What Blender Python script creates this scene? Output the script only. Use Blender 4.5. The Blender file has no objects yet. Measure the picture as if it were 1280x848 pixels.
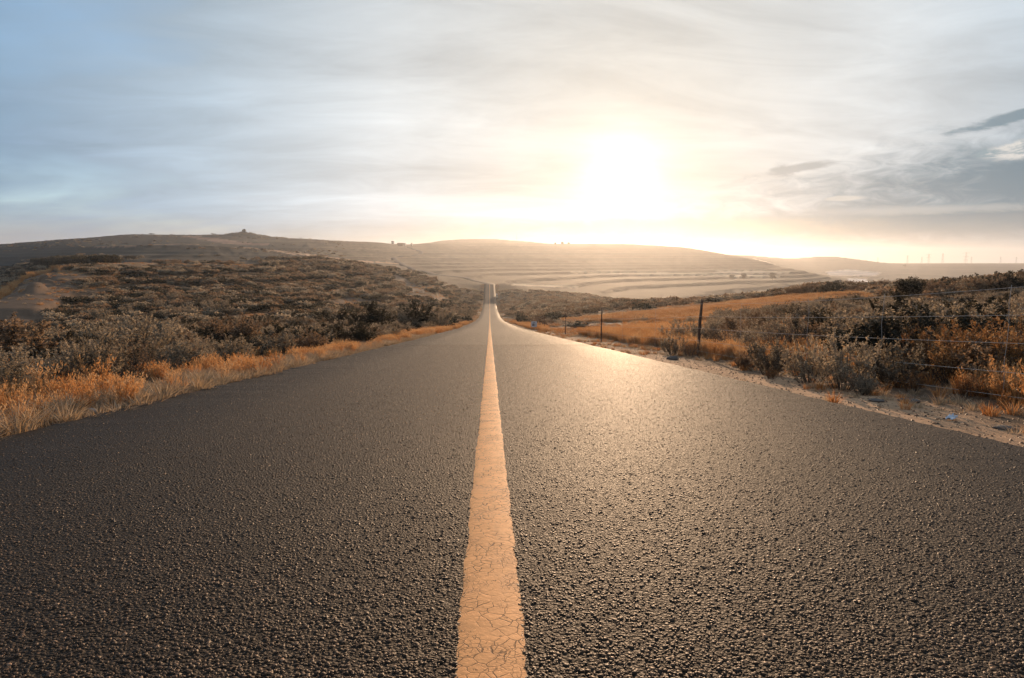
import bpy, math, random
import numpy as np
from mathutils import Vector, Matrix
R = math.radians
SC = bpy.context.scene
COL = SC.collection
random.seed(7)
RNG = np.random.default_rng(7)

# ------------------------------------------------------------------ camera
F_PX, CAMZ = 853.0, 0.78                      # focal length in photo pixels, eye height
PITCH = math.atan(98 / F_PX)
YAW = math.atan(28 / F_PX / 1.0066)
cam_d = bpy.data.cameras.new('camera')
cam = bpy.data.objects.new('camera', cam_d); COL.objects.link(cam)
cam.location = (0, 0, CAMZ)
cam.rotation_euler = (R(90) - PITCH, 0, -YAW)
cam_d.sensor_width = 36; cam_d.lens = 36 * F_PX / 1280
cam_d.clip_start = .05; cam_d.clip_end = 30000
SC.camera = cam

# ------------------------------------------------------------------ sun
SUN_EL, SUN_AZ = 7.0, 10.9                    # azimuth to the right of the road
sd = bpy.data.lights.new('sun', 'SUN'); sun = bpy.data.objects.new('sun', sd); COL.objects.link(sun)
SUNV = Vector((math.sin(R(SUN_AZ)) * math.cos(R(SUN_EL)), math.cos(R(SUN_AZ)) * math.cos(R(SUN_EL)), math.sin(R(SUN_EL))))
sun.rotation_euler = (-SUNV).to_track_quat('-Z', 'Y').to_euler()
sd.energy = 5.0; sd.angle = R(.6); sd.color = (1, .67, .41)

# ------------------------------------------------------------------ exposure
SC.view_settings.view_transform = 'Standard'; SC.view_settings.look = 'None'
SC.view_settings.exposure = 0; SC.view_settings.gamma = 1
SC.render.engine = 'CYCLES'
SC.cycles.use_denoising = True
SC.cycles.max_bounces = 6; SC.cycles.diffuse_bounces = 2; SC.cycles.glossy_bounces = 2
SC.cycles.transmission_bounces = 3; SC.cycles.volume_bounces = 1; SC.cycles.transparent_max_bounces = 6

# ------------------------------------------------------------------ node helper
class N:
    def __init__(s, nt): s.nt = nt
    def node(s, t, **kw):
        n = s.nt.nodes.new(t)
        for k, v in kw.items(): setattr(n, k, v)
        return n
    def link(s, a, b): s.nt.links.new(a, b)
    def put(s, sock, v):
        if v is None: return
        if isinstance(v, bpy.types.NodeSocket): s.link(v, sock)
        else:
            if sock.type == 'RGBA' and len(v) == 3: v = (*v, 1)
            sock.default_value = v
    def m(s, op, a, b=None, c=None, clamp=False):
        n = s.node('ShaderNodeMath', operation=op, use_clamp=clamp)
        for i, v in enumerate((a, b, c)): s.put(n.inputs[i], v)
        return n.outputs[0]
    def v(s, op, a, b=None):
        n = s.node('ShaderNodeVectorMath', operation=op); s.put(n.inputs[0], a); s.put(n.inputs[1], b)
        return n.outputs['Value'] if op in ('DOT_PRODUCT', 'LENGTH') else n.outputs[0]
    def xyz(s, x, y, z):
        n = s.node('ShaderNodeCombineXYZ')
        for i, v in enumerate((x, y, z)): s.put(n.inputs[i], v)
        return n.outputs[0]
    def sep(s, v):
        n = s.node('ShaderNodeSeparateXYZ'); s.put(n.inputs[0], v); return n.outputs
    def mix(s, f, a, b, mode='MIX'):
        n = s.node('ShaderNodeMix', data_type='RGBA', blend_type=mode, clamp_factor=True)
        s.put(n.inputs[0], f); s.put(n.inputs[6], a); s.put(n.inputs[7], b); return n.outputs[2]
    def noise(s, vec, scale, detail=4, rough=.55, dist=0, lac=2):
        n = s.node('ShaderNodeTexNoise'); s.put(n.inputs['Vector'], vec); s.put(n.inputs['Scale'], scale)
        n.inputs['Detail'].default_value = detail; n.inputs['Roughness'].default_value = rough
        n.inputs['Distortion'].default_value = dist; n.inputs['Lacunarity'].default_value = lac
        return n.outputs['Fac']
    def voro(s, vec, scale, feature='F1', rnd=1, out='Distance'):
        n = s.node('ShaderNodeTexVoronoi', feature=feature); s.put(n.inputs['Vector'], vec)
        s.put(n.inputs['Scale'], scale); n.inputs['Randomness'].default_value = rnd
        return n.outputs[out]
    def ss(s, x, lo, hi):
        n = s.node('ShaderNodeMapRange', interpolation_type='SMOOTHSTEP')
        s.put(n.inputs['Value'], x); n.inputs['From Min'].default_value = lo; n.inputs['From Max'].default_value = hi
        return n.outputs[0]
    def ramp(s, x, stops):
        n = s.node('ShaderNodeValToRGB'); s.put(n.inputs[0], x); e = n.color_ramp.elements
        while len(e) < len(stops): e.new(.5)
        for el, (p, c) in zip(e, stops): el.position = p; el.color = (*c, 1)
        return n.outputs[0]

# ------------------------------------------------------------------ sky
def build_world():
    w = bpy.data.worlds.new('World'); SC.world = w; w.use_nodes = True
    nt = w.node_tree; nt.nodes.clear(); n = N(nt)
    d = n.node('ShaderNodeTexCoord').outputs['Generated']
    x, y, z = n.sep(d)[:]
    sky = n.node('ShaderNodeTexSky', sky_type='NISHITA', sun_disc=False)
    sky.sun_elevation = R(SUN_EL); sky.sun_rotation = R(SUN_AZ); sky.altitude = 900
    sky.air_density = 1; sky.dust_density = 1.5; sky.ozone_density = 2
    nish = n.v('SCALE', sky.outputs[0]); nt.nodes[-1].inputs['Scale'].default_value = .1
    el = n.m('MULTIPLY', n.m('ARCSINE', z), 57.2958)
    az = n.m('MULTIPLY', n.m('ARCTAN2', x, y), 57.2958)
    cs = n.v('DOT_PRODUCT', d, tuple(SUNV))
    th = n.m('MULTIPLY', n.m('ARCCOSINE', n.m('MINIMUM', cs, 1.0)), 57.2958)
    # cirrus coordinate: the direction carried up to a flat layer of air
    k = n.m('DIVIDE', 1, n.m('ADD', n.m('MAXIMUM', z, 0), .16))
    P = n.xyz(n.m('MULTIPLY', x, k), n.m('MULTIPLY', y, k), 0)
    mp = n.node('ShaderNodeMapping'); n.put(mp.inputs[0], P); mp.inputs['Rotation'].default_value = (0, 0, R(-58))
    mp.inputs['Scale'].default_value = (.42, .95, 1); Q = mp.outputs[0]
    n1 = n.noise(Q, 1.0, 6, .55, .5)
    n2 = n.noise(Q, 3.2, 7, .62, .8)
    mp2 = n.node('ShaderNodeMapping'); n.put(mp2.inputs[0], P); mp2.inputs['Location'].default_value = (4, 7, 0)
    n3 = n.noise(mp2.outputs[0], .9, 4, .5, .2)
    # thin cloud veil lit by the sun behind it
    far = n.ss(th, 4, 50)
    veil = n.ramp(n.m('DIVIDE', th, 90), [(0, (.54, .51, .45)), (.10, (.68, .68, .65)), (.22, (.70, .74, .76)), (.36, (.44, .54, .63)), (.52, (.23, .35, .49)), (.75, (.24, .30, .38)), (1, (.25, .28, .33))])
    mod = n.m('ADD', .20, n.m('ADD', n.m('MULTIPLY', n1, 1.0), n.m('MULTIPLY', n2, .6)))
    veil = n.v('MULTIPLY', veil, n.xyz(mod, mod, mod))
    blue = (.19, .31, .46)
    cov = n.ss(n.m('ADD', n.m('MULTIPLY', n1, .6), n.m('ADD', n.m('MULTIPLY', n2, .22), n.m('MULTIPLY', n3, .55))), .42, .80)
    cov = n.m('ADD', cov, n.m('SUBTRACT', 1, n.ss(th, 14, 48)), clamp=True)
    c = n.mix(cov, n.v('ADD', nish, blue), veil)
    # noise-warped angular coordinates for the distinct low clouds
    A = n.xyz(az, el, 0)
    wv = n.noise(n.xyz(n.m('MULTIPLY', az, .3), el, 0), .55, 6, .6, .4)
    w2 = n.noise(n.xyz(n.m('MULTIPLY', az, .35), el, 3.0), 1.1, 6, .62, .6)
    def blob(a0, e0, ra, re, tilt=0, rag=1.1, soft=.5):
        t = R(tilt); da = n.m('SUBTRACT', az, a0); de = n.m('SUBTRACT', el, e0)
        p = n.m('DIVIDE', n.m('ADD', n.m('MULTIPLY', da, math.cos(t)), n.m('MULTIPLY', de, math.sin(t))), ra)
        q = n.m('DIVIDE', n.m('SUBTRACT', n.m('MULTIPLY', de, math.cos(t)), n.m('MULTIPLY', da, math.sin(t))), re)
        rr = n.m('SQRT', n.m('ADD', n.m('MULTIPLY', p, p), n.m('MULTIPLY', q, q)))
        rr = n.m('ADD', rr, n.m('MULTIPLY', n.m('SUBTRACT', w2, .5), rag * 1.6))
        return n.m('SUBTRACT', 1, n.ss(rr, 1 - soft, 1 + soft * .3))
    grey = n.mix(n.ss(az, 10, 36), (.45, .46, .45), (.14, .225, .285))
    def lay(base, mask, amt, colr): return n.mix(n.m('MULTIPLY', mask, amt), base, colr)
    # aureole of the sun behind the veil
    g1 = n.m('MULTIPLY', n.m('EXPONENT', n.m('DIVIDE', th, -1.9)), 1.3)
    g2 = n.m('MULTIPLY', n.m('EXPONENT', n.m('DIVIDE', th, -6.0)), .15)
    g3 = n.m('MULTIPLY', n.m('EXPONENT', n.m('DIVIDE', th, -14.0)), .03)
    glow = n.v('ADD', n.v('MULTIPLY', n.xyz(g1, g1, g1), (1, .95, .82)),
               n.v('ADD', n.v('MULTIPLY', n.xyz(g2, g2, g2), (1, .82, .60)), n.v('MULTIPLY', n.xyz(g3, g3, g3), (1, .88, .68))))
    c = n.v('ADD', c, glow)
    # nearer, lower clouds stand in front of the glow
    c = lay(c, blob(45, 5.9, 33, 4.0, 6, .7, .7), .97, grey)      # big slate bank on the right
    c = lay(c, blob(34, 2.7, 30, 1.3, 0, .4, .6), .92, grey)      # long low bar under it
    c = lay(c, blob(-5, 2.9, 10, .75, 0, 1.0, .7), .35, (.50, .53, .55))
    c = lay(c, blob(-18, 4.8, 3, .35, 0, .8, .7), .25, (.45, .50, .55))
    c = lay(c, blob(14, 2.6, 15, .8, 0, .9, .7), .6, (.62, .54, .40))
    c = lay(c, blob(24.0, 6.9, 3.6, .42, 8, 1.0, .5), .8, (.33, .36, .37))
    c = lay(c, blob(37.5, 9.4, 4.6, .42, 13, 1.0, .5), .85, (.16, .25, .31))
    c = lay(c, blob(38.2, 7.3, 2.6, .75, 6, 1.2, .3), .92, n.mix(n.ss(w2, .40, .58), (.27, .36, .41), (.74, .72, .68)))
    c = lay(c, blob(27.5, 4.6, 1.6, .22, 0, .8, .5), .6, (.66, .64, .58))
    c = lay(c, blob(33, 3.6, 7, .35, 0, 1.4, .8), .45, (.56, .57, .55))
    # pale warm band low over the horizon
    low = n.m('SUBTRACT', 1, n.ss(n.m('ADD', el, n.m('MULTIPLY', n.m('SUBTRACT', wv, .5), 1.6)), .2, 4.2))
    warm = n.mix(n.ss(n.m('ABSOLUTE', n.m('SUBTRACT', az, SUN_AZ)), 5, 45), (.34, .29, .20), (.44, .41, .40))
    c = n.mix(n.m('MULTIPLY', low, .85), c, warm)
    bg = n.node('ShaderNodeBackground'); n.put(bg.inputs[0], c); bg.inputs[1].default_value = 1.0
    o = n.node('ShaderNodeOutputWorld'); n.link(bg.outputs[0], o.inputs[0])
    w.cycles.sampling_method = 'MANUAL'; w.cycles.sample_map_resolution = 1024
build_world()

# ------------------------------------------------------------------ geometry helpers
FH = np.array((math.sin(YAW), math.cos(YAW))); RH = np.array((math.cos(YAW), -math.sin(YAW)))
def ray(px, py):
    """photo pixel -> sideways slope and upward slope per metre of forward distance"""
    u = (px - 640) / F_PX; v = (424 - py) / F_PX
    f = math.cos(PITCH) + v * math.sin(PITCH)
    return u / f, (v * math.cos(PITCH) - math.sin(PITCH)) / f
def at(px, py, D):
    s, t = ray(px, py); p = D * (FH + RH * s)
    return Vector((p[0], p[1], CAMZ + D * t))
def proj(x, y, z):
    D = x * FH[0] + y * FH[1]; a = x * RH[0] + y * RH[1]; h = z - CAMZ
    zc = D * math.cos(PITCH) - h * math.sin(PITCH); up = D * math.sin(PITCH) + h * math.cos(PITCH)
    zc = np.where(zc > .05, zc, .05)
    return 640 + F_PX * a / zc, 424 - F_PX * up / zc
def sstep(x, a, b):
    t = np.clip((x - a) / (b - a), 0, 1); return t * t * (3 - 2 * t)
def _h(i, j, s):
    n = np.sin(i * 127.1 + j * 311.7 + s * 74.7) * 43758.5453
    return n - np.floor(n)
def vnoise(x, y, s=0):
    i = np.floor(x); j = np.floor(y); fx = x - i; fy = y - j
    fx = fx * fx * (3 - 2 * fx); fy = fy * fy * (3 - 2 * fy)
    return (_h(i, j, s) * (1 - fx) + _h(i + 1, j, s) * fx) * (1 - fy) + (_h(i, j + 1, s) * (1 - fx) + _h(i + 1, j + 1, s) * fx) * fy
def fbm(x, y, o=4, s=0):
    r = 0; a = 1; t = 0
    for k in range(o): r = r + a * vnoise(x * 2 ** k, y * 2 ** k, s + k); t += a; a *= .5
    return r / t
def mesh_np(name, V, Fc, mats, attrs=None, smooth=False, midx=None):
    """mesh from arrays; Fc is (n,3) or (n,4), or a list of such arrays"""
    me = bpy.data.meshes.new(name); fl = Fc if isinstance(Fc, list) else [Fc]
    fl = [np.asarray(f, dtype=np.int32) for f in fl if len(f)]
    me.vertices.add(len(V)); me.vertices.foreach_set('co', np.ascontiguousarray(V, dtype=np.float32).ravel())
    idx = np.concatenate([f.ravel() for f in fl]); cnt = np.concatenate([np.full(len(f), f.shape[1]) for f in fl])
    me.loops.add(len(idx)); me.loops.foreach_set('vertex_index', idx)
    me.polygons.add(len(cnt)); me.polygons.foreach_set('loop_start', np.concatenate(([0], np.cumsum(cnt)[:-1])).astype(np.int32))
    if smooth: me.polygons.foreach_set('use_smooth', np.ones(len(cnt), dtype=bool))
    for m in (mats if isinstance(mats, (list, tuple)) else [mats]): me.materials.append(m)
    if midx is not None: me.polygons.foreach_set('material_index', midx.astype(np.int32))
    for k, (ty, a) in (attrs or {}).items():
        at_ = me.attributes.new(k, ty, 'POINT')
        if ty == 'FLOAT_COLOR': at_.data.foreach_set('color', np.ascontiguousarray(a, dtype=np.float32).ravel())
        else: at_.data.foreach_set('value', np.ascontiguousarray(a))
    me.update(calc_edges=True)
    return me
def link(name, me, parent=None, loc=None):
    o = bpy.data.objects.new(name, me); COL.objects.link(o)
    if parent: o.parent = parent
    if loc is not None: o.location = loc
    return o
def tag(o, label=None, cat=None, group=None, kind=None):
    if label: o['label'] = label
    if cat: o['category'] = cat
    if group: o['group'] = group
    if kind: o['kind'] = kind
    return o
def empty(name, loc, rz=0, s=1):
    o = bpy.data.objects.new(name, None); COL.objects.link(o); o.location = loc; o.rotation_euler = (0, 0, rz)
    o.scale = (s, s, s); o.empty_display_size = .2; return o

# ------------------------------------------------------------------ the lie of the land
# For a set of bearings: (forward distance, photo row of the ground there)
def PLr(D): return 402 + 665 / D
LAND = {
 -300: [(8,485),(14,448),(30,440),(60,432),(100,420),(150,400),(200,405),(350,350),(600,330),(900,315),(1300,312),(1700,320),(3000,328)],
 0: [(8,485),(12,460),(20,444),(35,434),(60,420),(85,408),(112,373),(135,377),(200,364),(350,345),(600,325),(900,309),(1200,305),(1600,315),(3000,327)],
 20: [(10,468),(15,452),(25,440),(45,428),(70,414),(95,397),(126,360),(150,364),(350,341),(600,322),(900,307),(1200,303),(1600,314),(3000,327)],
 40: [(10,468),(15,453),(25,440),(45,428),(75,412),(105,385),(140,346),(165,352),(350,338),(600,320),(900,305),(1200,302),(1600,313),(3000,327)],
 80: [(10,468),(15,452),(25,440),(45,427),(80,412),(120,385),(190,335),(215,341),(350,331),(450,322),(600,316),(900,301),(1200,298.5),(1600,310),(3000,327)],
 160: [(10,468),(15,449),(30,433),(60,415),(100,400),(160,365),(260,325.5),(300,330),(450,322),(650,304.5),(800,308),(1300,291.5),(1700,300),(3000,326)],
 240: [(12,457),(20,440),(35,425),(60,410),(90,400),(160,368),(280,325.5),(330,329),(500,318),(700,304),(850,307),(1300,293),(1700,302),(3000,326)],
 320: [(12,457),(20,437),(35,424),(60,408),(90,397),(160,372),(300,329),(350,332),(500,322),(720,309.5),(850,312),(1300,295),(1700,303),(3000,326)],
 400: [(15,446),(25,430),(40,420),(70,408),(100,396),(160,375),(300,341),(400,322),(440,325),(700,318),(1300,298.5),(1700,306),(3000,326)],
 480: [(20,435),(30,424),(50,414),(80,405),(120,395),(200,374),(330,349),(430,334),(500,336),(700,328),(1000,318),(1400,302),(1800,306),(3000,326)],
 505: [(24,430),(40,419),(60,411),(100,401),(160,385),(250,366),(350,350),(450,339),(600,339),(800,330),(1100,318),(1500,306.5),(1800,306),(3000,326)],
 540: [(30,424),(60,412),(100,403),(160,388),(250,368),(350,353),(450,345),(600,342.5),(800,332),(1100,320),(1500,306),(1800,303),(2300,301)],
 575: [(60,413),(120,400),(200,384),(300,366),(400,356),(480,349),(600,345),(800,334),(1200,318),(1600,306),(2200,298)],
 600: [(100,408.6),(160,401),(250,391),(300,382),(345,376),(385,366),(430,355),(520,349),(700,341),(1000,326),(1400,309),(2200,297.5)],
 612: [(100,408),(150,402),(200,397.6),(250,391),(300,386),(345,379.5),(385,368),(430,355),(520,350),(700,343),(1000,328),(1400,309),(2200,297.5)],
 630: [(100,408),(160,401),(250,389),(300,380),(345,373),(385,364),(430,357),(560,352),(700,344),(1000,328),(1400,308),(2200,298)],
 660: [(55,413),(100,404),(160,394),(250,380),(350,370),(450,362),(560,353),(700,344),(1000,328),(1400,309),(2000,300.5)],
 720: [(20,435),(25,428),(35,419),(60,409),(90,401),(140,392),(220,382),(320,376),(450,366),(600,354),(800,341),(1100,323),(1500,306),(1650,304)],
 780: [(15,446),(22,430),(30,420),(50,410),(75,398),(110,389),(160,383),(230,381),(300,385),(450,374),(600,360),(800,345),(1100,325),(1500,305),(1700,304.5)],
 860: [(14,449),(20,434),(30,421),(45,409),(70,396),(100,387),(150,381),(200,380),(260,386),(450,376),(600,362),(800,346),(1100,327),(1500,309),(1900,310)],
 900: [(12,457),(16,443),(24,426),(36,411),(52,398),(80,386),(120,378),(180,377),(240,385),(450,378),(600,364),(800,348),(1050,332),(1350,316),(1600,317),(2500,318)],
 947: [(10,468),(14,448),(20,432),(30,415),(45,402),(65,389),(95,379),(130,374),(170,374),(220,384),(450,380),(600,366),(800,350),(1000,337),(1250,323.5),(1450,326),(2500,319)],
 994: [(8,485),(12,455),(18,432),(28,412),(42,396),(60,385),(90,373),(120,367),(150,367),(200,385),(500,382),(700,358),(1050,334.5),(1200,338),(1600,342),(2200,330),(2700,322.5)],
 1035: [(8,483),(12,452),(18,431),(28,410),(42,394),(60,382),(90,369),(120,361),(150,361),(200,385),(500,384),(700,362),(950,345),(1150,345),(1600,344),(2200,330),(2700,318)],
 1072: [(8,482),(12,450),(18,429),(28,407),(42,394),(60,382),(90,370),(120,364),(150,364),(200,385),(500,385),(700,368),(900,354),(1200,352),(1600,346),(2200,334),(2700,323)],
 1120: [(7,495),(12,450),(18,430),(28,408),(42,393),(60,381),(90,369),(125,362),(160,362),(220,385),(600,375),(1000,362),(1600,350),(2200,340),(2800,330)],
 1200: [(7,492),(12,449),(18,428),(28,405),(42,391),(60,378),(90,365),(130,356),(170,356),(250,370),(600,370),(1000,360),(1600,348),(2500,331),(2800,329.5)],
 1280: [(7,490),(12,446),(18,424),(28,401),(42,385),(60,371),(90,358),(130,350),(180,346),(250,356),(600,360),(1500,345),(2800,331)],
 1500: [(7,480),(12,436),(18,413),(28,390),(42,373),(60,358),(90,348),(130,341),(180,338),(250,343),(600,340),(2800,331)],
}
LD = np.linspace(math.log(1.5), math.log(5400), 420)
LS = np.linspace(-1.15, 1.15, 461)
def _table():
    ks = sorted(LAND); rows = []
    for k in ks:
        p = LAND[k]; D0 = p[0][0]
        Ds = [1.5, 2, 3, 4, 5, 6.5, 8, 10, 12, 15, 20, 30, 45, 70]; Ds = [d for d in Ds if d < D0 * .93]
        pts = [(d, PLr(d)) for d in Ds] + list(p) + [(3500, 329.5), (5400, 328.8)]
        t = [ray(k, y)[1] for d, y in pts]
        # interpolate d*t (the height) between near control points, the slope between far ones
        rows.append(np.interp(LD, [math.log(d) for d, y in pts], t))
    rows = np.array(rows); ss = np.array([ray(k, 330)[0] for k in ks])
    T = np.array([np.interp(LS, ss, rows[:, j]) for j in range(rows.shape[1])]).T      # [s, D]
    def blur(a, ax, n):
        ker = np.hanning(n + 2)[1:-1]; ker /= ker.sum()
        return np.apply_along_axis(lambda r: np.convolve(np.pad(r, n // 2, mode='edge'), ker, 'valid'), ax, a)
    T = T * np.exp(LD)[None, :]                      # heights, so that flat ground stays flat when blurred
    T = blur(T, 1, 9); T = blur(T, 0, 15)
    return T
TT = _table()
def road_z(y):
    ys = [-400, -60, 0, 20, 74, 150, 200, 250, 300, 345, 385, 430, 500, 700]
    zz = [12, 4.3, -.78, -2.56, -7.3, -13.35, -16.8, -19.2, -21.3, -21.8, -18.9, -14.6, -14.4, -14]
    return np.interp(y, ys, zz)
_ry = np.linspace(-420, 720, 2281)
_rz = road_z(_ry); _k = np.hanning(43); _k /= _k.sum()
_rz2 = np.convolve(np.pad(_rz, 21, mode='edge'), _k, 'valid')
_w = sstep(np.abs(_ry - 0), 0, 30); _rz = np.where((_ry > -12) & (_ry < 22), -.78 - .0886 * _ry, _rz2)
def rz(y): return np.interp(y, _ry, _rz) + CAMZ
def height(x, y, detail=True):
    x = np.asarray(x, float); y = np.asarray(y, float)
    r = np.hypot(x, y); D = x * FH[0] + y * FH[1]; a = x * RH[0] + y * RH[1]
    Dc = np.maximum(D, np.maximum(r * .6, 1.5)); s = np.clip(a / Dc, -1.14, 1.14)
    i = (s + 1.15) / 2.3 * 460; j = (np.log(np.minimum(Dc, 5390)) - LD[0]) / (LD[1] - LD[0])
    i0 = np.clip(np.floor(i).astype(int), 0, 459); j0 = np.clip(np.floor(j).astype(int), 0, 418)
    fi = i - i0; fj = np.clip(j - j0, 0, 1)
    h = (TT[i0, j0] * (1 - fj) + TT[i0, j0 + 1] * fj) * (1 - fi) + (TT[i0 + 1, j0] * (1 - fj) + TT[i0 + 1, j0 + 1] * fj) * fi
    back = sstep(-D / np.maximum(r, .1), -.1, .7)
    zb = np.interp(-y, [0, 60, 400, 9000], [-.78, 4.0, 10, 6]) - .0 * r
    h = h * (1 - back) + zb * back
    h = h + CAMZ
    # little conical summit on the left skyline
    c = at(305, 292, 1300); q = np.hypot(x - c.x, y - c.y)
    h = h + 13.0 * np.exp(-q / 30.0) * (q < 400)
    if detail:
        am = np.interp(r, [0, 6, 20, 100, 300, 800], [.0, .05, .22, .9, 1.4, .8])
        h = h + am * (fbm(x * .13, y * .13, 3, 3) - .5) + .07 * (fbm(x * 1.7, y * 1.7, 2, 9) - .5) * (r < 80)
        # old cultivation steps on the left slopes
        t2 = sstep(r, 60, 110) * (1 - sstep(r, 380, 480)) * sstep(-x, 15, 50)
        q = h / 2.4 + .8 * fbm(x * .012, y * .012, 2, 6); fr = q - np.floor(q)
        h = h + t2 * 2.4 * (sstep(fr, .7, 1.0) - fr) * .6
        # terraced slopes far off
        tw = sstep(r, 380, 620)
        q = h / 3.4 + 1.0 * fbm(x * .0016, y * .0016, 2, 5); fr = q - np.floor(q)
        h = h + tw * 3.4 * (sstep(fr, .72, 1.0) - fr) * .75
    ax = np.abs(x); k = 3.0 + .07 * np.maximum(y, 0)
    w = sstep(ax, 3.9, 3.9 + k) ; w = np.where((y < 430), w, np.maximum(w, sstep(y, 430, 490)))
    base = rz(y) - .035 - .05 * sstep(ax, 3.3, 5.2) * (1 - sstep(y, 30, 80))
    if detail: base = base + .03 * (fbm(x * 3.1, y * 3.1, 2, 12) - .5) * sstep(ax, 3.3, 3.9)
    return base * (1 - w) + h * w
def phase(x, y, h):
    q = h / 3.4 + 1.0 * fbm(x * .0016, y * .0016, 2, 5); return q
def ground(px, py, dmin=3, dmax=400):
    """where the sight line through a photo pixel first meets the ground"""
    s, t = ray(px, py); Ds = np.exp(np.linspace(math.log(dmin), math.log(dmax), 1500))
    X = Ds * (FH[0] + RH[0] * s); Y = Ds * (FH[1] + RH[1] * s); Z = CAMZ + Ds * t
    g = height(X, Y); hit = np.nonzero(g >= Z)[0]
    i = hit[0] if len(hit) else int(np.argmin(Z - g))
    return Vector((X[i], Y[i], g[i]))
def gz(x, y): return float(height(np.array([x]), np.array([y]))[0])
def inpoly(px, py, poly):
    c = np.zeros(px.shape, bool); n = len(poly)
    for i in range(n):
        x1, y1 = poly[i]; x2, y2 = poly[i - 1]
        if y1 == y2: continue
        c ^= ((y1 > py) != (y2 > py)) & (px < (x2 - x1) * (py - y1) / (y2 - y1) + x1)
    return c
# ------------------------------------------------------------------ materials
def mat(name):
    m = bpy.data.materials.new(name); m.use_nodes = True; nt = m.node_tree; nt.nodes.clear()
    n = N(nt); o = n.node('ShaderNodeOutputMaterial'); return m, n, o
def attr(n, name, out='Color'):
    a = n.node('ShaderNodeAttribute'); a.attribute_name = name; return a.outputs[out]
def pbr(n, o, col, rough=.8, spec=.3, bump=None, dist=.01, strength=1, metal=0, tint=(1, 1, 1)):
    p = n.node('ShaderNodeBsdfPrincipled'); n.put(p.inputs['Base Color'], col); n.put(p.inputs['Roughness'], rough)
    n.put(p.inputs['Specular IOR Level'], spec); p.inputs['Specular Tint'].default_value = (*tint, 1); p.inputs['Metallic'].default_value = metal
    if bump is not None:
        b = n.node('ShaderNodeBump'); n.put(b.inputs['Height'], bump); b.inputs['Distance'].default_value = dist
        b.inputs['Strength'].default_value = strength; n.link(b.outputs[0], p.inputs['Normal'])
    n.link(p.outputs[0], o.inputs[0]); return p
def objco(n): return n.node('ShaderNodeTexCoord').outputs['Object']
def scl(n, c, f): return n.v('MULTIPLY', c, n.xyz(f, f, f))

def m_plain(name, col, rough=.7, var=.25, scale=8, bump=.003, metal=0, spec=.3):
    m, n, o = mat(name); P = objco(n)
    f = n.m('ADD', 1 - var, n.m('MULTIPLY', n.noise(P, scale, 5, .65), 2 * var))
    pbr(n, o, scl(n, col, f), rough, spec, n.noise(P, scale * 5, 4), bump, 1, metal); return m

def m_terrain():
    m, n, o = mat('ground_cover'); P = objco(n)
    c = attr(n, 'cover'); far = attr(n, 'far', 'Fac'); ph = attr(n, 'phase', 'Fac')
    a = n.noise(P, .35, 6, .6); b = n.noise(P, 5, 6, .7); g = n.noise(P, .02, 4, .5)
    f = n.m('MULTIPLY', n.m('ADD', .55, n.m('MULTIPLY', a, .9)), n.m('ADD', .5, b))
    near = scl(n, c, f)
    near = n.mix(n.m('MULTIPLY', n.ss(n.noise(P, 1.7, 5, .7), .55, .7), .5), near, (.20, .115, .055))
    # far fields: strips between terrace edges in differing growth
    fr = n.m('FRACT', ph); idx = n.m('FLOOR', ph)
    wn = n.node('ShaderNodeTexWhiteNoise', noise_dimensions='1D'); n.put(wn.inputs['W'], idx)
    st = n.noise(n.xyz(n.m('MULTIPLY', idx, 3.7), n.m('MULTIPLY', n.sep(P)[0], .004), n.m('MULTIPLY', n.sep(P)[1], .002)), 1.5, 3)
    edge = n.m('MULTIPLY', n.ss(fr, .62, .75), n.m('SUBTRACT', 1, n.ss(fr, .9, 1.0)))
    k = n.m('ADD', .35, n.m('ADD', n.m('MULTIPLY', wn.outputs[0], .6), n.m('MULTIPLY', st, .9)))
    k = n.m('MULTIPLY', k, n.m('SUBTRACT', 1, n.m('MULTIPLY', edge, .3)))
    fc = scl(n, c, n.m('MULTIPLY', k, n.m('ADD', .7, n.m('MULTIPLY', g, .6))))
    dots = n.ss(n.noise(P, .09, 5, .7), .52, .62)
    fc = n.mix(n.m('MULTIPLY', dots, .45), fc, (.035, .038, .028))
    col = n.mix(far, near, fc)
    h = n.m('ADD', n.m('MULTIPLY', b, 1), n.m('MULTIPLY', n.noise(P, 40, 3, .7), .25))
    pbr(n, o, col, .95, .1, h, .06, .9); return m
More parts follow.
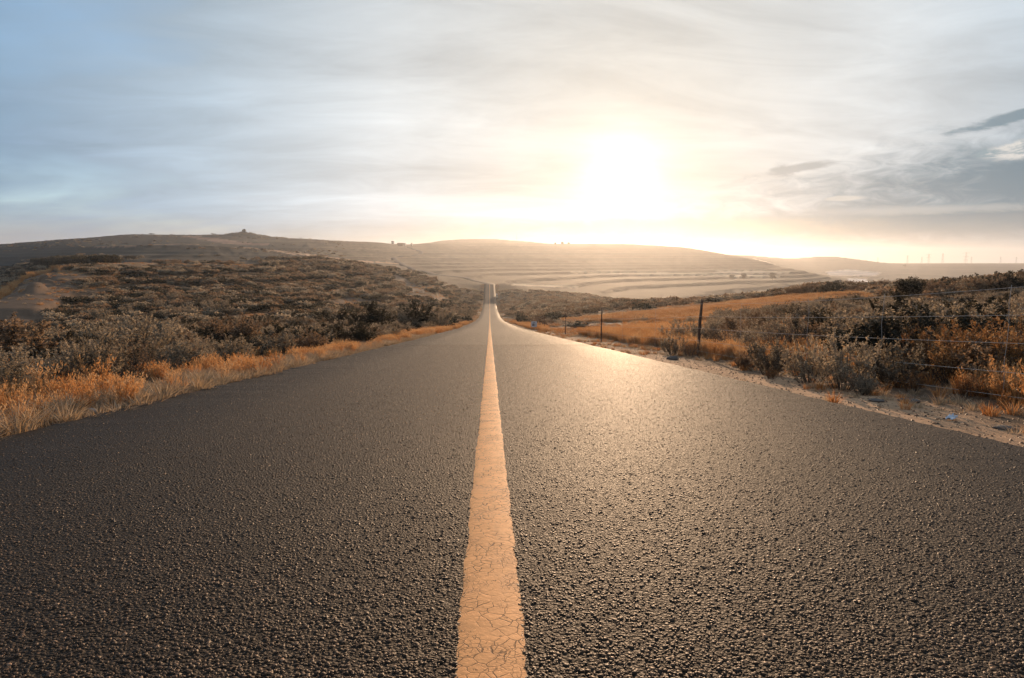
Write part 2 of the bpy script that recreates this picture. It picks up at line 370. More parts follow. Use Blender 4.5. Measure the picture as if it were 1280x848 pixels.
def m_asphalt(dust=True):
    m, n, o = mat('asphalt'); P = objco(n)
    cell = n.voro(P, 95, out='Color'); dd = n.voro(P, 95); d2 = n.voro(P, 210); c2 = n.voro(P, 210, out='Color')
    r = n.sep(cell)[0]; g = n.sep(cell)[1]; r2 = n.sep(c2)[0]
    stone = n.ramp(r, [(0, (.020, .017, .014)), (.55, (.050, .037, .028)), (.8, (.09, .065, .047)), (.93, (.16, .112, .078)), (1, (.28, .20, .145))])
    fine = n.ramp(r2, [(0, (.017, .014, .012)), (.7, (.052, .037, .028)), (1, (.14, .098, .07))])
    up = n.ss(g, .35, .6)
    col = n.mix(up, fine, stone)
    col = n.mix(n.m('MULTIPLY', n.ss(dd, .45, .75), .6), col, (.012, .011, .011))
    big = n.noise(P, .45, 5, .6); X = n.sep(P)[0]; Y = n.sep(P)[1]
    strip = n.noise(n.xyz(n.m('MULTIPLY', X, 1.3), n.m('MULTIPLY', Y, .03), 0), 1.0, 3)
    f = n.m('MULTIPLY', n.m('ADD', .36, n.m('ADD', n.m('MULTIPLY', big, .70), n.m('MULTIPLY', strip, .22))), .32)
    col = scl(n, col, f)
    # dust that the verges shed on the edges, tar seam across
    ed = n.ss(n.m('ADD', n.m('ABSOLUTE', X), n.m('MULTIPLY', n.noise(P, 6, 4), .35)), 3.2, 3.6)
    if dust: col = n.mix(n.m('MULTIPLY', ed, .3), col, (.075, .052, .037))
    seam = n.m('SUBTRACT', 1, n.ss(n.m('ABSOLUTE', n.m('SUBTRACT', n.m('ADD', Y, n.m('MULTIPLY', n.noise(P, 2, 3), .05)), 9.6)), .008, .03))
    col = n.mix(n.m('MULTIPLY', seam, .7), col, (.012, .011, .011))
    hs = n.m('SUBTRACT', 1, n.m('MULTIPLY', dd, 1.3), clamp=True)
    h = n.m('ADD', n.m('MULTIPLY', n.m('MULTIPLY', hs, n.m('ADD', .25, g)), 1.0), n.m('MULTIPLY', n.m('SUBTRACT', 1, d2), .3))
    pbr(n, o, col, n.m('ADD', .58, n.m('MULTIPLY', r2, .25)), .17, h, .009, 1, 0, (1, .74, .52)); return m
def m_chips():
    m, n, o = mat('stone_chippings'); c = attr(n, 'tint'); P = objco(n)
    f = n.m('ADD', .7, n.m('MULTIPLY', n.noise(P, 260, 3), .6))
    pbr(n, o, scl(n, n.v('MULTIPLY', c, (.56, .44, .35)), f), .54, .30, n.noise(P, 500, 2), .0015, .7, 0, (1, .80, .60)); return m
def m_paint():
    m, n, o = mat('road_paint'); P = objco(n)
    w = n.node('ShaderNodeTexNoise'); n.put(w.inputs[0], P); w.inputs['Scale'].default_value = 22; w.inputs['Detail'].default_value = 3
    Pw = n.v('ADD', P, n.v('MULTIPLY', n.v('SUBTRACT', w.outputs['Color'], (.5, .5, .5)), (.022, .022, 0)))
    d = n.voro(Pw, 27, 'DISTANCE_TO_EDGE', .95); db = n.voro(n.v('ADD', Pw, (3.3, 1.7, 0)), 55, 'DISTANCE_TO_EDGE', 1)
    cc = n.sep(n.voro(Pw, 27, 'F1', .95, 'Color'))[0]
    n3 = n.noise(P, 9, 4)
    ck = n.m('SUBTRACT', 1, n.ss(d, .008, .04)); ckf = n.m('MULTIPLY', n.m('SUBTRACT', 1, n.ss(db, .01, .05)), n.ss(n.noise(P, 7, 3), .5, .62))
    pit = n.ss(n.noise(P, 42, 4, .6), .67, .71)
    crack = n.m('MAXIMUM', n.m('MAXIMUM', n.m('MULTIPLY', ck, n.ss(n3, .40, .56)), n.m('MULTIPLY', ckf, .8)), pit)
    f = n.m('ADD', .80, n.m('ADD', n.m('MULTIPLY', cc, .12), n.m('MULTIPLY', n.noise(P, 60, 5, .7), .26)))
    col = scl(n, (.90, .42, .155), f)
    col = n.mix(n.m('MULTIPLY', n.ss(n.noise(P, 3.5, 5, .7), .5, .7), .3), col, (.50, .30, .19))
    worn = n.ss(n.noise(P, 26, 6, .75), .66, .72)
    col = n.mix(n.m('MULTIPLY', worn, .8), col, (.16, .10, .07))
    scuff = n.ss(n.noise(n.xyz(n.m('MULTIPLY', n.sep(P)[0], 5), n.m('MULTIPLY', n.sep(P)[1], .5), 0), 1.2, 5, .65), .52, .75)
    col = n.mix(n.m('MULTIPLY', scuff, .35), col, (.30, .19, .13))
    col = n.mix(n.m('MULTIPLY', crack, .8), col, (.05, .033, .024))
    h = n.m('SUBTRACT', n.m('ADD', n.m('MULTIPLY', n.noise(P, 75, 3, .6), .6), n.m('MULTIPLY', n.m('POWER', n.m('MINIMUM', d, .3), .5), .18)), n.m('MULTIPLY', crack, .7))
    pbr(n, o, col, .75, .18, h, .004, .7); return m
def m_leaf(name, cols, trans=.35, rough=.6, tc=(1.2, 1.1, .95)):
    """cols: ramp over the plant's own random number mixed with a per-leaf tint"""
    m, n, o = mat(name); P = objco(n)
    t = attr(n, 'tint', 'Fac'); rnd = n.node('ShaderNodeObjectInfo').outputs['Random']
    x = n.m('ADD', n.m('MULTIPLY', t, .6), n.m('MULTIPLY', rnd, .4))
    c = n.ramp(x, [(i / (len(cols) - 1), k) for i, k in enumerate(cols)])
    d = n.node('ShaderNodeBsdfPrincipled'); n.put(d.inputs['Base Color'], c); d.inputs['Roughness'].default_value = rough
    d.inputs['Specular IOR Level'].default_value = .25
    tr = n.node('ShaderNodeBsdfTranslucent'); n.put(tr.inputs[0], n.v('MULTIPLY', c, tc))
    mx = n.node('ShaderNodeMixShader'); mx.inputs[0].default_value = trans
    n.link(d.outputs[0], mx.inputs[1]); n.link(tr.outputs[0], mx.inputs[2]); n.link(mx.outputs[0], o.inputs[0]); return m
M = dict(
    terrain=m_terrain(), asphalt=m_asphalt(), chips=m_chips(), paint=m_paint(),
    sage=m_leaf('grey_green_leaf', [(.08, .065, .047), (.20, .17, .128), (.37, .31, .235), (.52, .43, .32)], .5),
    dark=m_leaf('dark_green_leaf', [(.022, .024, .016), (.052, .046, .030), (.10, .078, .048)], .4),
    dry=m_leaf('dry_brown_leaf', [(.10, .065, .04), (.22, .15, .095), (.34, .24, .16)], .48),
    rust=m_leaf('rusty_weed_leaf', [(.12, .055, .025), (.24, .115, .045), (.40, .22, .09), (.46, .33, .18)], .42),
    grass=m_leaf('orange_dry_grass', [(.20, .085, .03), (.42, .18, .055), (.56, .33, .15), (.60, .44, .27)], .45, .55, (1.3, 1.12, .9)),
    straw=m_leaf('straw', [(.22, .14, .08), (.42, .31, .20), (.58, .47, .33)], .4, .6),
    stem=m_plain('twig_bark', (.11, .08, .06), .9, .3, 20),
    post=m_plain('weathered_post', (.11, .07, .05), .9, .35, 12, .006),
    wire=m_plain('galvanised_wire', (.46, .42, .38), .75, .15, 5, .001, 0, .2),
    rock=m_plain('pale_stone', (.52, .44, .38), .85, .25, 14, .006),
    rockg=m_plain('grey_stone', (.15, .125, .105), .9, .3, 14, .006),
    litter=m_plain('pale_plastic_scrap', (.60, .63, .68), .5, .15, 10, .004),
    white=m_plain('white_enamel', (.78, .77, .76), .45, .06, 6, .001),
    black=m_plain('black_lettering', (.03, .03, .035), .6, .1, 6, .001),
    steel=m_plain('dull_steel', (.20, .20, .20), .6, .15, 4, .002, .5),
    wall=m_plain('whitewashed_wall', (.62, .57, .52), .9, .15, .6, .01),
    brick=m_plain('dun_brick_wall', (.25, .17, .13), .9, .2, .6, .01),
    roof=m_plain('clay_roof', (.16, .10, .08), .85, .25, 1.5, .02),
    glass=m_plain('dark_window', (.03, .035, .04), .2, .1, 1, .001),
    door=m_plain('door_boards', (.14, .09, .07), .8, .2, 2, .004),
)

# ------------------------------------------------------------------ air
def haze_box():
    x0, x1, y0, y1, z0, z1 = -5400, 5400, -5400, 5400, -70, 96
    V = np.array([(x, y, z) for z in (z0, z1) for x, y in ((x0, y0), (x1, y0), (x1, y1), (x0, y1))], float)
    Fq = [(0, 3, 2, 1), (4, 5, 6, 7), (0, 1, 5, 4), (1, 2, 6, 5), (2, 3, 7, 6), (3, 0, 4, 7)]
    m = bpy.data.materials.new('haze_air'); m.use_nodes = True; nt = m.node_tree; nt.nodes.clear(); n = N(nt)
    v = n.node('ShaderNodeVolumePrincipled'); v.inputs['Color'].default_value = (.90, .93, .98, 1)
    v.inputs['Density'].default_value = HAZE; v.inputs['Anisotropy'].default_value = .72
    o = n.node('ShaderNodeOutputMaterial'); n.link(v.outputs[0], o.inputs['Volume'])
    ob = link('haze', mesh_np('haze', V, np.array(Fq), m)); tag(ob, kind='stuff')
HAZE = 9.5e-5
haze_box()

# ------------------------------------------------------------------ ground
COVER = [  # (outline in the photo, nearest, farthest, colour)  the bare and grassy patches of the land
 ([(-300, 420), (0, 415), (60, 395), (112, 342), (60, 336), (40, 340), (0, 372), (-300, 395)], 70, 230, (.17, .11, .07)),
 ([(90, 337), (130, 329), (200, 322), (290, 322), (335, 332), (290, 331), (200, 330), (130, 335)], 130, 330, (.50, .30, .16)),
 ([(240, 402), (300, 393), (352, 391), (340, 400), (270, 408)], 60, 200, (.42, .23, .12)),
 ([(150, 412), (165, 401), (225, 403), (235, 410), (180, 416)], 50, 160, (.20, .12, .08)),
 ([(486, 346), (497, 343), (530, 362), (566, 377), (550, 381), (515, 370)], 100, 420, (.22, .145, .09)),
 ([(395, 378), (440, 372), (500, 382), (450, 386)], 90, 260, (.20, .13, .085)),
 ([(688, 412), (726, 404), (800, 404), (872, 406), (868, 416), (800, 424), (728, 426)], 18, 70, (.50, .38, .27)),
 ([(730, 403), (700, 402), (760, 396), (880, 382), (1000, 370), (1075, 366), (1100, 374), (960, 393), (880, 403)], 26, 120, (.42, .30, .18)),
 ([(1140, 372), (1180, 360), (1205, 372), (1210, 405), (1160, 402)], 20, 90, (.48, .22, .08)),
 ([(1235, 348), (1280, 342), (1330, 350), (1280, 356), (1240, 355)], 60, 140, (.40, .18, .07)),
 ([(1180, 378), (1300, 376), (1300, 388), (1180, 388)], 30, 90, (.40, .20, .08)),
 ([(715, 340), (880, 341.5), (975, 345.5), (975, 347.5), (880, 344.5), (715, 342)], 600, 1300, (.42, .33, .22)),
 ([(895, 337.5), (985, 340), (985, 343), (895, 340.5)], 600, 1300, (.36, .29, .20)),
 ([(640, 355), (720, 358), (720, 360), (640, 357)], 400, 900, (.40, .32, .22)),
 ([(925, 317), (950, 321.5), (994, 332.5), (990, 335), (945, 324.5), (925, 319)], 900, 1900, (.55, .44, .33)),
 ([(1030, 340), (1060, 337), (1100, 341), (1095, 345), (1040, 345)], 1200, 3000, (.50, .42, .36)),
 ([(1060, 348), (1085, 349), (1085, 353), (1060, 352)], 900, 3000, (.55, .48, .42)),
 ([(120, 307), (200, 303.5), (270, 303), (330, 310), (440, 325), (520, 331), (430, 327), (330, 312.5), (260, 305.5), (200, 305.5), (120, 309)], 450, 820, (.50, .30, .18)),
 ([(225, 295), (270, 297), (300, 302), (345, 307), (280, 305)], 820, 1400, (.34, .19, .12)),
 ([(0, 350), (30, 344), (60, 342), (30, 352), (0, 360)], 230, 900, (.16, .12, .09)),
]
def cover_colour(X, Y, Z):
    px, py = proj(X, Y, Z); r = np.hypot(X, Y); n = len(X)
    c = np.zeros((n, 4)); c[:, 3] = 1
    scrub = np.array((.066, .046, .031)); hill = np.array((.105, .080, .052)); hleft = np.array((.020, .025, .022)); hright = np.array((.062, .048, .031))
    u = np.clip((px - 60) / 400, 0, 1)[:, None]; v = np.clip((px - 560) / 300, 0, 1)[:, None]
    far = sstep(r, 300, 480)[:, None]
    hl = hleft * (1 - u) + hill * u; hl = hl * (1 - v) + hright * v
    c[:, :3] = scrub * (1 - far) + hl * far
    # warm dry grass showing between the shrubs
    g = sstep(fbm(X * .06, Y * .06, 3, 21), .52, .66)[:, None] * (1 - far)
    c[:, :3] = c[:, :3] * (1 - g * .6) + np.array((.26, .15, .075)) * g * .6
    wob = 2.0 * (fbm(px * .05, py * .2, 2, 31) - .5)
    for poly, a, b, col in COVER:
        k = inpoly(px + wob * 4, py + wob * np.clip(60 / np.maximum(r, 40), 0, 1), poly) & (r > a) & (r < b)
        c[k, :3] = col
    ax = np.abs(X); nr = Y < 440
    # verge litter and the sandy shoulder on the right
    e = (sstep(ax, 3.2, 3.4) * (1 - sstep(ax, 5, 8)) * nr * (1 - .9 * sstep(Y, 50, 120)))[:, None] * .85
    c[:, :3] = c[:, :3] * (1 - e) + np.array((.20, .13, .08)) * e
    wsh = 4.15 + .5 * (fbm(Y * .8, Y * 0 + 3, 3, 41) - .5) * 2
    e = ((X > 3.2) * (1 - sstep(X, wsh - .2, wsh + .35)) * (1 - sstep(Y, 30, 60)))[:, None]
    c[:, :3] = c[:, :3] * (1 - e) + np.array((.56, .345, .20)) * e
    return c, far[:, 0] * sstep(r, 380, 520)
def build_ground():
    r = [0.0]; q = 1.0
    while q < 5200: r.append(q); q *= 1.0135 if q > 60 else 1.017
    r = np.array(r[1:] + [5250])
    th = np.concatenate([np.radians(np.arange(-180, -44, 3.0)), np.radians(np.arange(-44, 50, .155)), np.radians(np.arange(50, 180, 3.0))])
    RR, T = np.meshgrid(r, th, indexing='ij'); X = (RR * np.sin(T)).ravel(); Y = (RR * np.cos(T)).ravel()
    Z = height(X, Y); ph = phase(X, Y, Z)
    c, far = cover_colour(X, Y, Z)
    nr, nt_ = len(r), len(th); i = np.arange(nr - 1)[:, None]; j = np.arange(nt_)[None, :]; j2 = (j + 1) % nt_
    Fc = np.stack([i * nt_ + j, i * nt_ + j2 + 0 * i, (i + 1) * nt_ + j2, (i + 1) * nt_ + j], -1).reshape(-1, 4)
    X = np.append(X, 0); Y = np.append(Y, 0); Z = np.append(Z, CAMZ - .78 - .04); cc = np.vstack([c, c[:1]])
    hub = len(X) - 1; j = np.arange(nt_); tri = np.stack([np.full(nt_, hub), (j + 1) % nt_, j], -1)
    V = np.stack([X, Y, Z], -1)
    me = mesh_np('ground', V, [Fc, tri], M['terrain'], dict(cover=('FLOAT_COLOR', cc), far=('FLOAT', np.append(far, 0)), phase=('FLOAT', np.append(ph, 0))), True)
    tag(link('ground', me), kind='structure')
build_ground()

# ------------------------------------------------------------------ road
def ribbon(name, x0, x1, ys, lift, m, thick=.03, wob=0, smooth=True, parent=None):
    ys = np.asarray(ys, float); nx = 6 if x1 - x0 > 1 else 2
    xs = np.linspace(x0, x1, nx); V = []; 
    X, Y = np.meshgrid(xs, ys); 
    if wob:
        X[:, 0] += wob * (fbm(Y[:, 0] * 9, Y[:, 0] * 0 + 1, 4, 51) - .5) * 2; X[:, -1] += wob * (fbm(Y[:, 0] * 9, Y[:, 0] * 0 + 5, 4, 57) - .5) * 2
    Z = rz(Y) + lift
    V = np.stack([X.ravel(), Y.ravel(), Z.ravel()], -1)
    i = np.arange(len(ys) - 1)[:, None]; j = np.arange(nx - 1)[None, :]
    Fc = np.stack([i * nx + j, i * nx + j + 1, (i + 1) * nx + j + 1, (i + 1) * nx + j], -1).reshape(-1, 4)
    L = V[::nx] - (.02, 0, thick); Rr = V[nx - 1::nx] + (.02, 0, -thick); n0 = len(V)
    V = np.vstack([V, L, Rr]); k = np.arange(len(ys) - 1); m0 = len(ys)
    FL = np.stack([n0 + k, k * nx, (k + 1) * nx, n0 + k + 1], -1); FR = np.stack([k * nx + nx - 1, n0 + m0 + k, n0 + m0 + k + 1, (k + 1) * nx + nx - 1], -1)
    return link(name, mesh_np(name, V, [Fc, FL, FR], m, None, False), parent)
YS = np.concatenate([np.arange(-14, 12, .12), np.arange(12, 80, 1), np.arange(80, 438, 4)])
road = ribbon('road', -3.32, 3.26, YS, 0, M['asphalt'], .06, .045); tag(road, kind='structure')
YL = np.concatenate([np.arange(-8, 10, .012), np.arange(10, 80, .8), np.arange(80, 436, 4)])
line = ribbon('centre_line', -.0665, .0665, YL, .005, M['paint'], .006, .008, True); tag(line, kind='structure')
line.name = 'painted_centre_line'
def stones(x, y, z, s, pal, prob, flat=.55):
    """crushed stones: a jittered four sided lump with a broken flat top"""
    n = len(x); b4 = np.array([(1, .2, 0), (-.2, 1, 0), (-1, -.1, 0), (.1, -1, 0)]); base = np.vstack([b4 * 1.2 - (0, 0, .5), b4 * .62 + (0, 0, flat)])
    V = base[None] * (1 + .5 * (RNG.random((n, 8, 1)) - .5)) + .32 * (RNG.random((n, 8, 3)) - .5); V[:, 4:, 2] += (RNG.random((n, 1)) - .5) * .5 * V[:, 4:, 0] + (RNG.random((n, 1)) - .5) * .5 * V[:, 4:, 1]
    a = RNG.random(n) * 6.283; V[:, :, 0] *= 1.2; V *= s[:, None, None]; ca, sa = np.cos(a)[:, None], np.sin(a)[:, None]
    V = np.stack([V[:, :, 0] * ca - V[:, :, 1] * sa + x[:, None], V[:, :, 0] * sa + V[:, :, 1] * ca + y[:, None], V[:, :, 2] + z[:, None]], -1).reshape(-1, 3)
    f = np.array([(4, 5, 6, 7), (0, 1, 5, 4), (1, 2, 6, 5), (2, 3, 7, 6), (3, 0, 4, 7)]); Fc = (np.arange(n)[:, None, None] * 8 + f[None]).reshape(-1, 4)
    c = np.array(pal)[RNG.choice(len(pal), n, p=prob)] * (.8 + .4 * RNG.random((n, 1))); c = np.repeat(np.hstack([c, np.ones((n, 1))]), 8, 0)
    return V, Fc, dict(tint=('FLOAT_COLOR', c))
def chippings():
    n = 118000; y = .85 + 22 * RNG.random(n) ** 3.1; w = np.minimum(.80 * y + .15, 3.22); x = (RNG.random(n) * 2 - 1) * w
    k = (np.abs(x) > .067) | (RNG.random(n) < .012); x, y = x[k], y[k]; n = len(x); s = .0030 + .0042 * RNG.random(n) ** 2.2
    V, Fc, at_ = stones(x, y, rz(y) + s * .1, s, [(.056, .038, .027), (.092, .062, .043), (.135, .092, .063), (.21, .145, .10), (.34, .24, .165), (.50, .37, .27)], [.27, .29, .22, .13, .07, .02], .28)
    o = link('road_chippings', mesh_np('road_chippings', V, Fc, M['chips'], at_), road); tag(o, kind='stuff')
chippings()
def far_road():
    # beyond the crest the road bends left, drops from sight and climbs to the village
    pix = [(611.5, 356, 428), (610.5, 354.5, 442), (606, 352.5, 462), (596, 350, 490), (581, 348, 520), (565, 345.5, 555), (550, 343.6, 600), (535, 342, 630), (515, 342, 680), (500, 338, 780), (492, 330, 900), (495, 326, 960), (503, 323.5, 1010), (515, 321, 1070), (526, 317, 1160), (527, 314, 1230), (519, 311, 1310), (507, 308.5, 1400)]
    P = np.array([[*(D * (FH + RH * ray(px, py)[0]))] for px, py, D in pix])
    t = np.linspace(0, len(P) - 1, 160); P = np.stack([np.interp(t, range(len(P)), P[:, 0]), np.interp(t, range(len(P)), P[:, 1])], -1)
    for _ in range(6): P[1:-1] = (P[:-2] + P[1:-1] * 2 + P[2:]) / 4
    T = np.gradient(P, axis=0); T /= np.linalg.norm(T, axis=1)[:, None]; Nn = np.stack([-T[:, 1], T[:, 0]], -1)
    V = []
    z = np.maximum(height(P[:, 0], P[:, 1]), np.maximum(height(*(P + Nn * 3.5).T), height(*(P - Nn * 3.5).T)))
    for _ in range(4): z[1:-1] = (z[:-2] + z[1:-1] * 2 + z[2:]) / 4
    z += np.linspace(.06, .5, len(z)); 
    for s, dz in ((3.9, -.5), (3.3, 0), (-3.3, 0), (-3.9, -.5)): Q = P + Nn * s; V.append(np.stack([Q[:, 0], Q[:, 1], z + dz], -1))
    V = np.stack(V, 1).reshape(-1, 3); i = np.arange(len(P) - 1)[:, None]; j = np.arange(3)[None]
    Fc = np.stack([i * 4 + j, i * 4 + j + 1, (i + 1) * 4 + j + 1, (i + 1) * 4 + j], -1).reshape(-1, 4)
    tag(link('distant_road', mesh_np('distant_road', V, Fc[:, ::-1], m_asphalt(False), None, True)), kind='structure')
far_road()

# ------------------------------------------------------------------ plants
def unit(v): return v / np.maximum(np.linalg.norm(v, axis=-1, keepdims=True), 1e-9)
def leaves(P, Dv, L, W, rng):
    """one folded diamond per leaf"""
    n = len(P); Dv = unit(Dv); S = unit(np.cross(Dv, rng.normal(size=(n, 3)))); U = np.cross(Dv, S)
    L = (L * (.6 + .8 * rng.random(n)))[:, None]; W = (W * (.6 + .8 * rng.random(n)))[:, None]
    V = np.stack([P, P + Dv * L * .45 + S * W + U * W * .3, P + Dv * L, P + Dv * L * .45 - S * W + U * W * .3], 1).reshape(-1, 3)
    return V, np.arange(n * 4).reshape(n, 4), np.repeat(rng.random(n), 4)
def tubes(paths, rads):
    Vs, Fs = [], []; o = 0
    for p, r in zip(paths, rads):
        m = len(p); t = unit(np.gradient(p, axis=0)); a = unit(np.cross(t, (.3, .2, 1.)) + 1e-6); b = np.cross(t, a)
        for k in range(3):
            g = k * 2.0944; Vs.append(p + (a * math.cos(g) + b * math.sin(g)) * r[:, None])
        for k in range(3):
            k2 = (k + 1) % 3
            for i in range(m - 1): Fs.append((o + k * m + i, o + k2 * m + i, o + k2 * m + i + 1, o + k * m + i + 1))
        o += 3 * m
    return np.vstack(Vs), np.array(Fs)
SPEC = dict(  # stems, spread, uprightness, leaves, leaf length, leaf half width, twigs per stem, twig length
    sage=(26, .55, .9, 5200, .055, .010, 7, .26), bushy=(24, .62, .55, 6500, .050, .015, 9, .30),
    twiggy=(22, .60, .8, 1500, .035, .007, 10, .28), rust=(20, .34, 1.3, 2600, .050, .007, 6, .20),
    upright=(16, .34, 1.3, 3800, .060, .011, 6, .24))
def make_plant(kind, seed, dens=1.0, leafk=1.0):
    rng = np.random.default_rng(seed); ns, sp, upr, nl, L, W, nt_, tl = SPEC[kind]
    paths, rads, tw = [], [], []
    for i in range(ns):
        a = rng.random() * 6.283; q = math.sqrt(rng.random()) ; top = (.68 + .42 * rng.random()) * (1 - .35 * q * q)
        tip = np.array((math.cos(a) * sp * q * (1.1), math.sin(a) * sp * q * 1.1, top)); b0 = np.array((math.cos(a), math.sin(a), 0)) * .10 * q
        mid = b0 * .5 + tip * .45 + np.array((0, 0, -.05 * upr + .02)) + rng.normal(size=3) * .05
        t = np.linspace(0, 1, 6)[:, None]; p = (1 - t) ** 2 * (b0 - (0, 0, .08)) + 2 * t * (1 - t) * mid + t * t * tip + rng.normal(size=(6, 3)) * .012
        paths.append(p); rads.append(np.linspace(.011, .003, 6))
        for k in range(nt_):
            f = .22 + .78 * rng.random() ** .8; q0 = p[min(int(f * 5), 4)] * (1 - f * 5 % 1) + p[min(int(f * 5) + 1, 5)] * (f * 5 % 1)
            dr = unit(rng.normal(size=3) + np.array((0, 0, .5 + upr)) + unit(tip) * .6); ln = tl * (.5 + .8 * rng.random()) * (1.15 - .4 * f)
            q1 = q0 + dr * ln * .5 + rng.normal(size=3) * .015; q2 = q0 + dr * ln + np.array((0, 0, .03))
            tw.append((q0, q1, q2)); paths.append(np.array((q0, q1, q2))); rads.append(np.array((.0035, .0025, .0015)))
    tw = np.array(tw); n = int(nl * dens); k = rng.integers(len(tw), size=n); f = rng.random(n)[:, None] ** .75
    q = tw[k]; P = (1 - f) ** 2 * q[:, 0] + 2 * f * (1 - f) * q[:, 1] + f * f * q[:, 2]
    Dv = unit(q[:, 2] - q[:, 0]) * (.9 if kind != 'bushy' else .3) + rng.normal(size=(n, 3)) * .75
    P[:, 2] = np.maximum(P[:, 2], .01)
    return leaves(P, Dv, L * leafk, W * leafk, rng), tubes(paths, rads)
def make_clump(seed, n=420, L=.16, W=.045):
    """a low dome of leafy sprays, for shrubs a long way off"""
    rng = np.random.default_rng(seed); a = rng.random((9, 3)); a[:, 0] = (a[:, 0] - .5) * 1.0; a[:, 1] = (a[:, 1] - .5) * 1.0; a[:, 2] = .25 + .4 * a[:, 2]
    k = rng.integers(9, size=n); d = unit(rng.normal(size=(n, 3))); d[:, 2] = np.abs(d[:, 2]) * (rng.random(n) < .8) + d[:, 2] * .2
    rr = (.20 + .14 * rng.random(9))[k][:, None]; P = a[k] + d * rr * (.5 + .5 * rng.random((n, 1)) ** .5); P[:, 2] = np.clip(P[:, 2], 0, 1.2)
    return leaves(P, d + rng.normal(size=(n, 3)) * .5 + (0, 0, .5), L, W, rng)
def leaf_mesh(name, lv, m): return mesh_np(name, lv[0], lv[1], m, dict(tint=('FLOAT', lv[2])))
def make_tuft(seed, n=70, H=.38, sp=.16, lean=.35, w=.0035, plume=False):
    rng = np.random.default_rng(seed); a = rng.random(n) * 6.283; b = np.stack([np.cos(a), np.sin(a), 0 * a], -1) * (sp * .5 * np.sqrt(rng.random(n)))[:, None]
    d = np.stack([np.cos(a), np.sin(a), 0 * a], -1) * (lean * rng.random(n))[:, None] + rng.normal(size=(n, 3)) * .08; h = H * (.45 + .6 * rng.random(n))
    t = np.array((0, .4, .75, 1.0)); C = b[:, None] + np.stack([d[:, None, 0] * h[:, None] * t ** 1.8, d[:, None, 1] * h[:, None] * t ** 1.8, h[:, None] * t * (1 - .25 * t * lean)], -1)
    s = unit(np.stack([-np.sin(a + rng.normal(size=n)), np.cos(a + rng.normal(size=n)), 0 * a], -1))
    ww = w * np.array((1, .9, .6, .12)) * (.7 + .6 * rng.random(n))[:, None]
    V = np.stack([C - s[:, None] * ww[..., None], C + s[:, None] * ww[..., None]], 2).reshape(-1, 3)
    k = np.arange(n)[:, None] * 8; j = np.arange(3)[None] * 2; Fc = np.stack([k + j, k + j + 1, k + j + 3, k + j + 2], -1).reshape(-1, 4); T = np.repeat(rng.random(n), 8)
    if plume:
        m = 7; top = np.repeat(C[:, 3], m, 0); bot = np.repeat(C[:, 2], m, 0); P = bot + (top - bot) * rng.random((n * m, 1)) * 1.1
        V2, F2, T2 = leaves(P, rng.normal(size=(n * m, 3)) * .5 + (0, 0, 1), .035 * H / .4, .005 * H / .4, rng)
        Fc = np.vstack([Fc, F2 + len(V)]); V = np.vstack([V, V2]); T = np.append(T, T2 * .4 + .6)
    return V, Fc, T

# each kind of plant as a thing (foliage + stems) that is then copied
MATK = dict(sage='sage', bushy='dark', twiggy='dry', rust='rust', upright='sage')
PLANTS = {}
def new_plant(kind, seed, m, name='shrub', leafk=1.0, dens=1.0):
    lv, tb = make_plant(kind, seed, dens, leafk); return (name, leaf_mesh('foliage', lv, M[m]), mesh_np('stems', tb[0], tb[1], M['stem']))
for kind, sds in dict(sage=(1, 2, 3), bushy=(4, 5, 6), twiggy=(7, 8), rust=(9, 10), upright=(11, 12)).items():
    PLANTS[kind] = [new_plant(kind, s, MATK[kind], 'weed' if kind == 'rust' else 'shrub') for s in sds]
PLANTS['grey_bushy'] = [new_plant('bushy', 21, 'sage'), new_plant('bushy', 22, 'sage')]
PLANTS['dry_bushy'] = [new_plant('bushy', 23, 'dry')]
ADJ = dict(sage='silvery upright', grey_bushy='rounded grey', dry_bushy='dull brown', bushy='dark green', twiggy='thin twiggy', upright='upright')
FIRST = {}
def put_plant(kind, p, h, label, cat='shrub', group=None, rz_=None, wide=1.0, var=None, name=None, tilt=0):
    v = PLANTS[kind][var if var is not None else random.randrange(len(PLANTS[kind]))]
    o = empty(name or v[0], p, random.uniform(0, 6.28) if rz_ is None else rz_); o.scale = (h * wide, h * wide, h)
    if tilt: o.rotation_euler[1] = tilt
    if label.startswith('shrub'): label = ADJ[kind] + ' ' + label
    tag(o, label, cat, group)
    a = link('foliage', v[1], o); b = link('stems', v[2], o)
    FIRST.setdefault(v[1].name, a); return o
CLUMPS = {m: [leaf_mesh('far_shrub', make_clump(40 + i + 10 * j), M[m]) for i in range(3)] for j, m in enumerate(('sage', 'dark', 'dry'))}
def put_far(m, p, h, label, group, wide=1.0):
    o = link('shrub', random.choice(CLUMPS[m])); o.location = p; o.rotation_euler = (0, 0, random.uniform(0, 6.28)); o.scale = (h * wide, h * wide, h)
    tag(o, label, 'shrub', group); FIRST.setdefault(o.data.name, o); return o

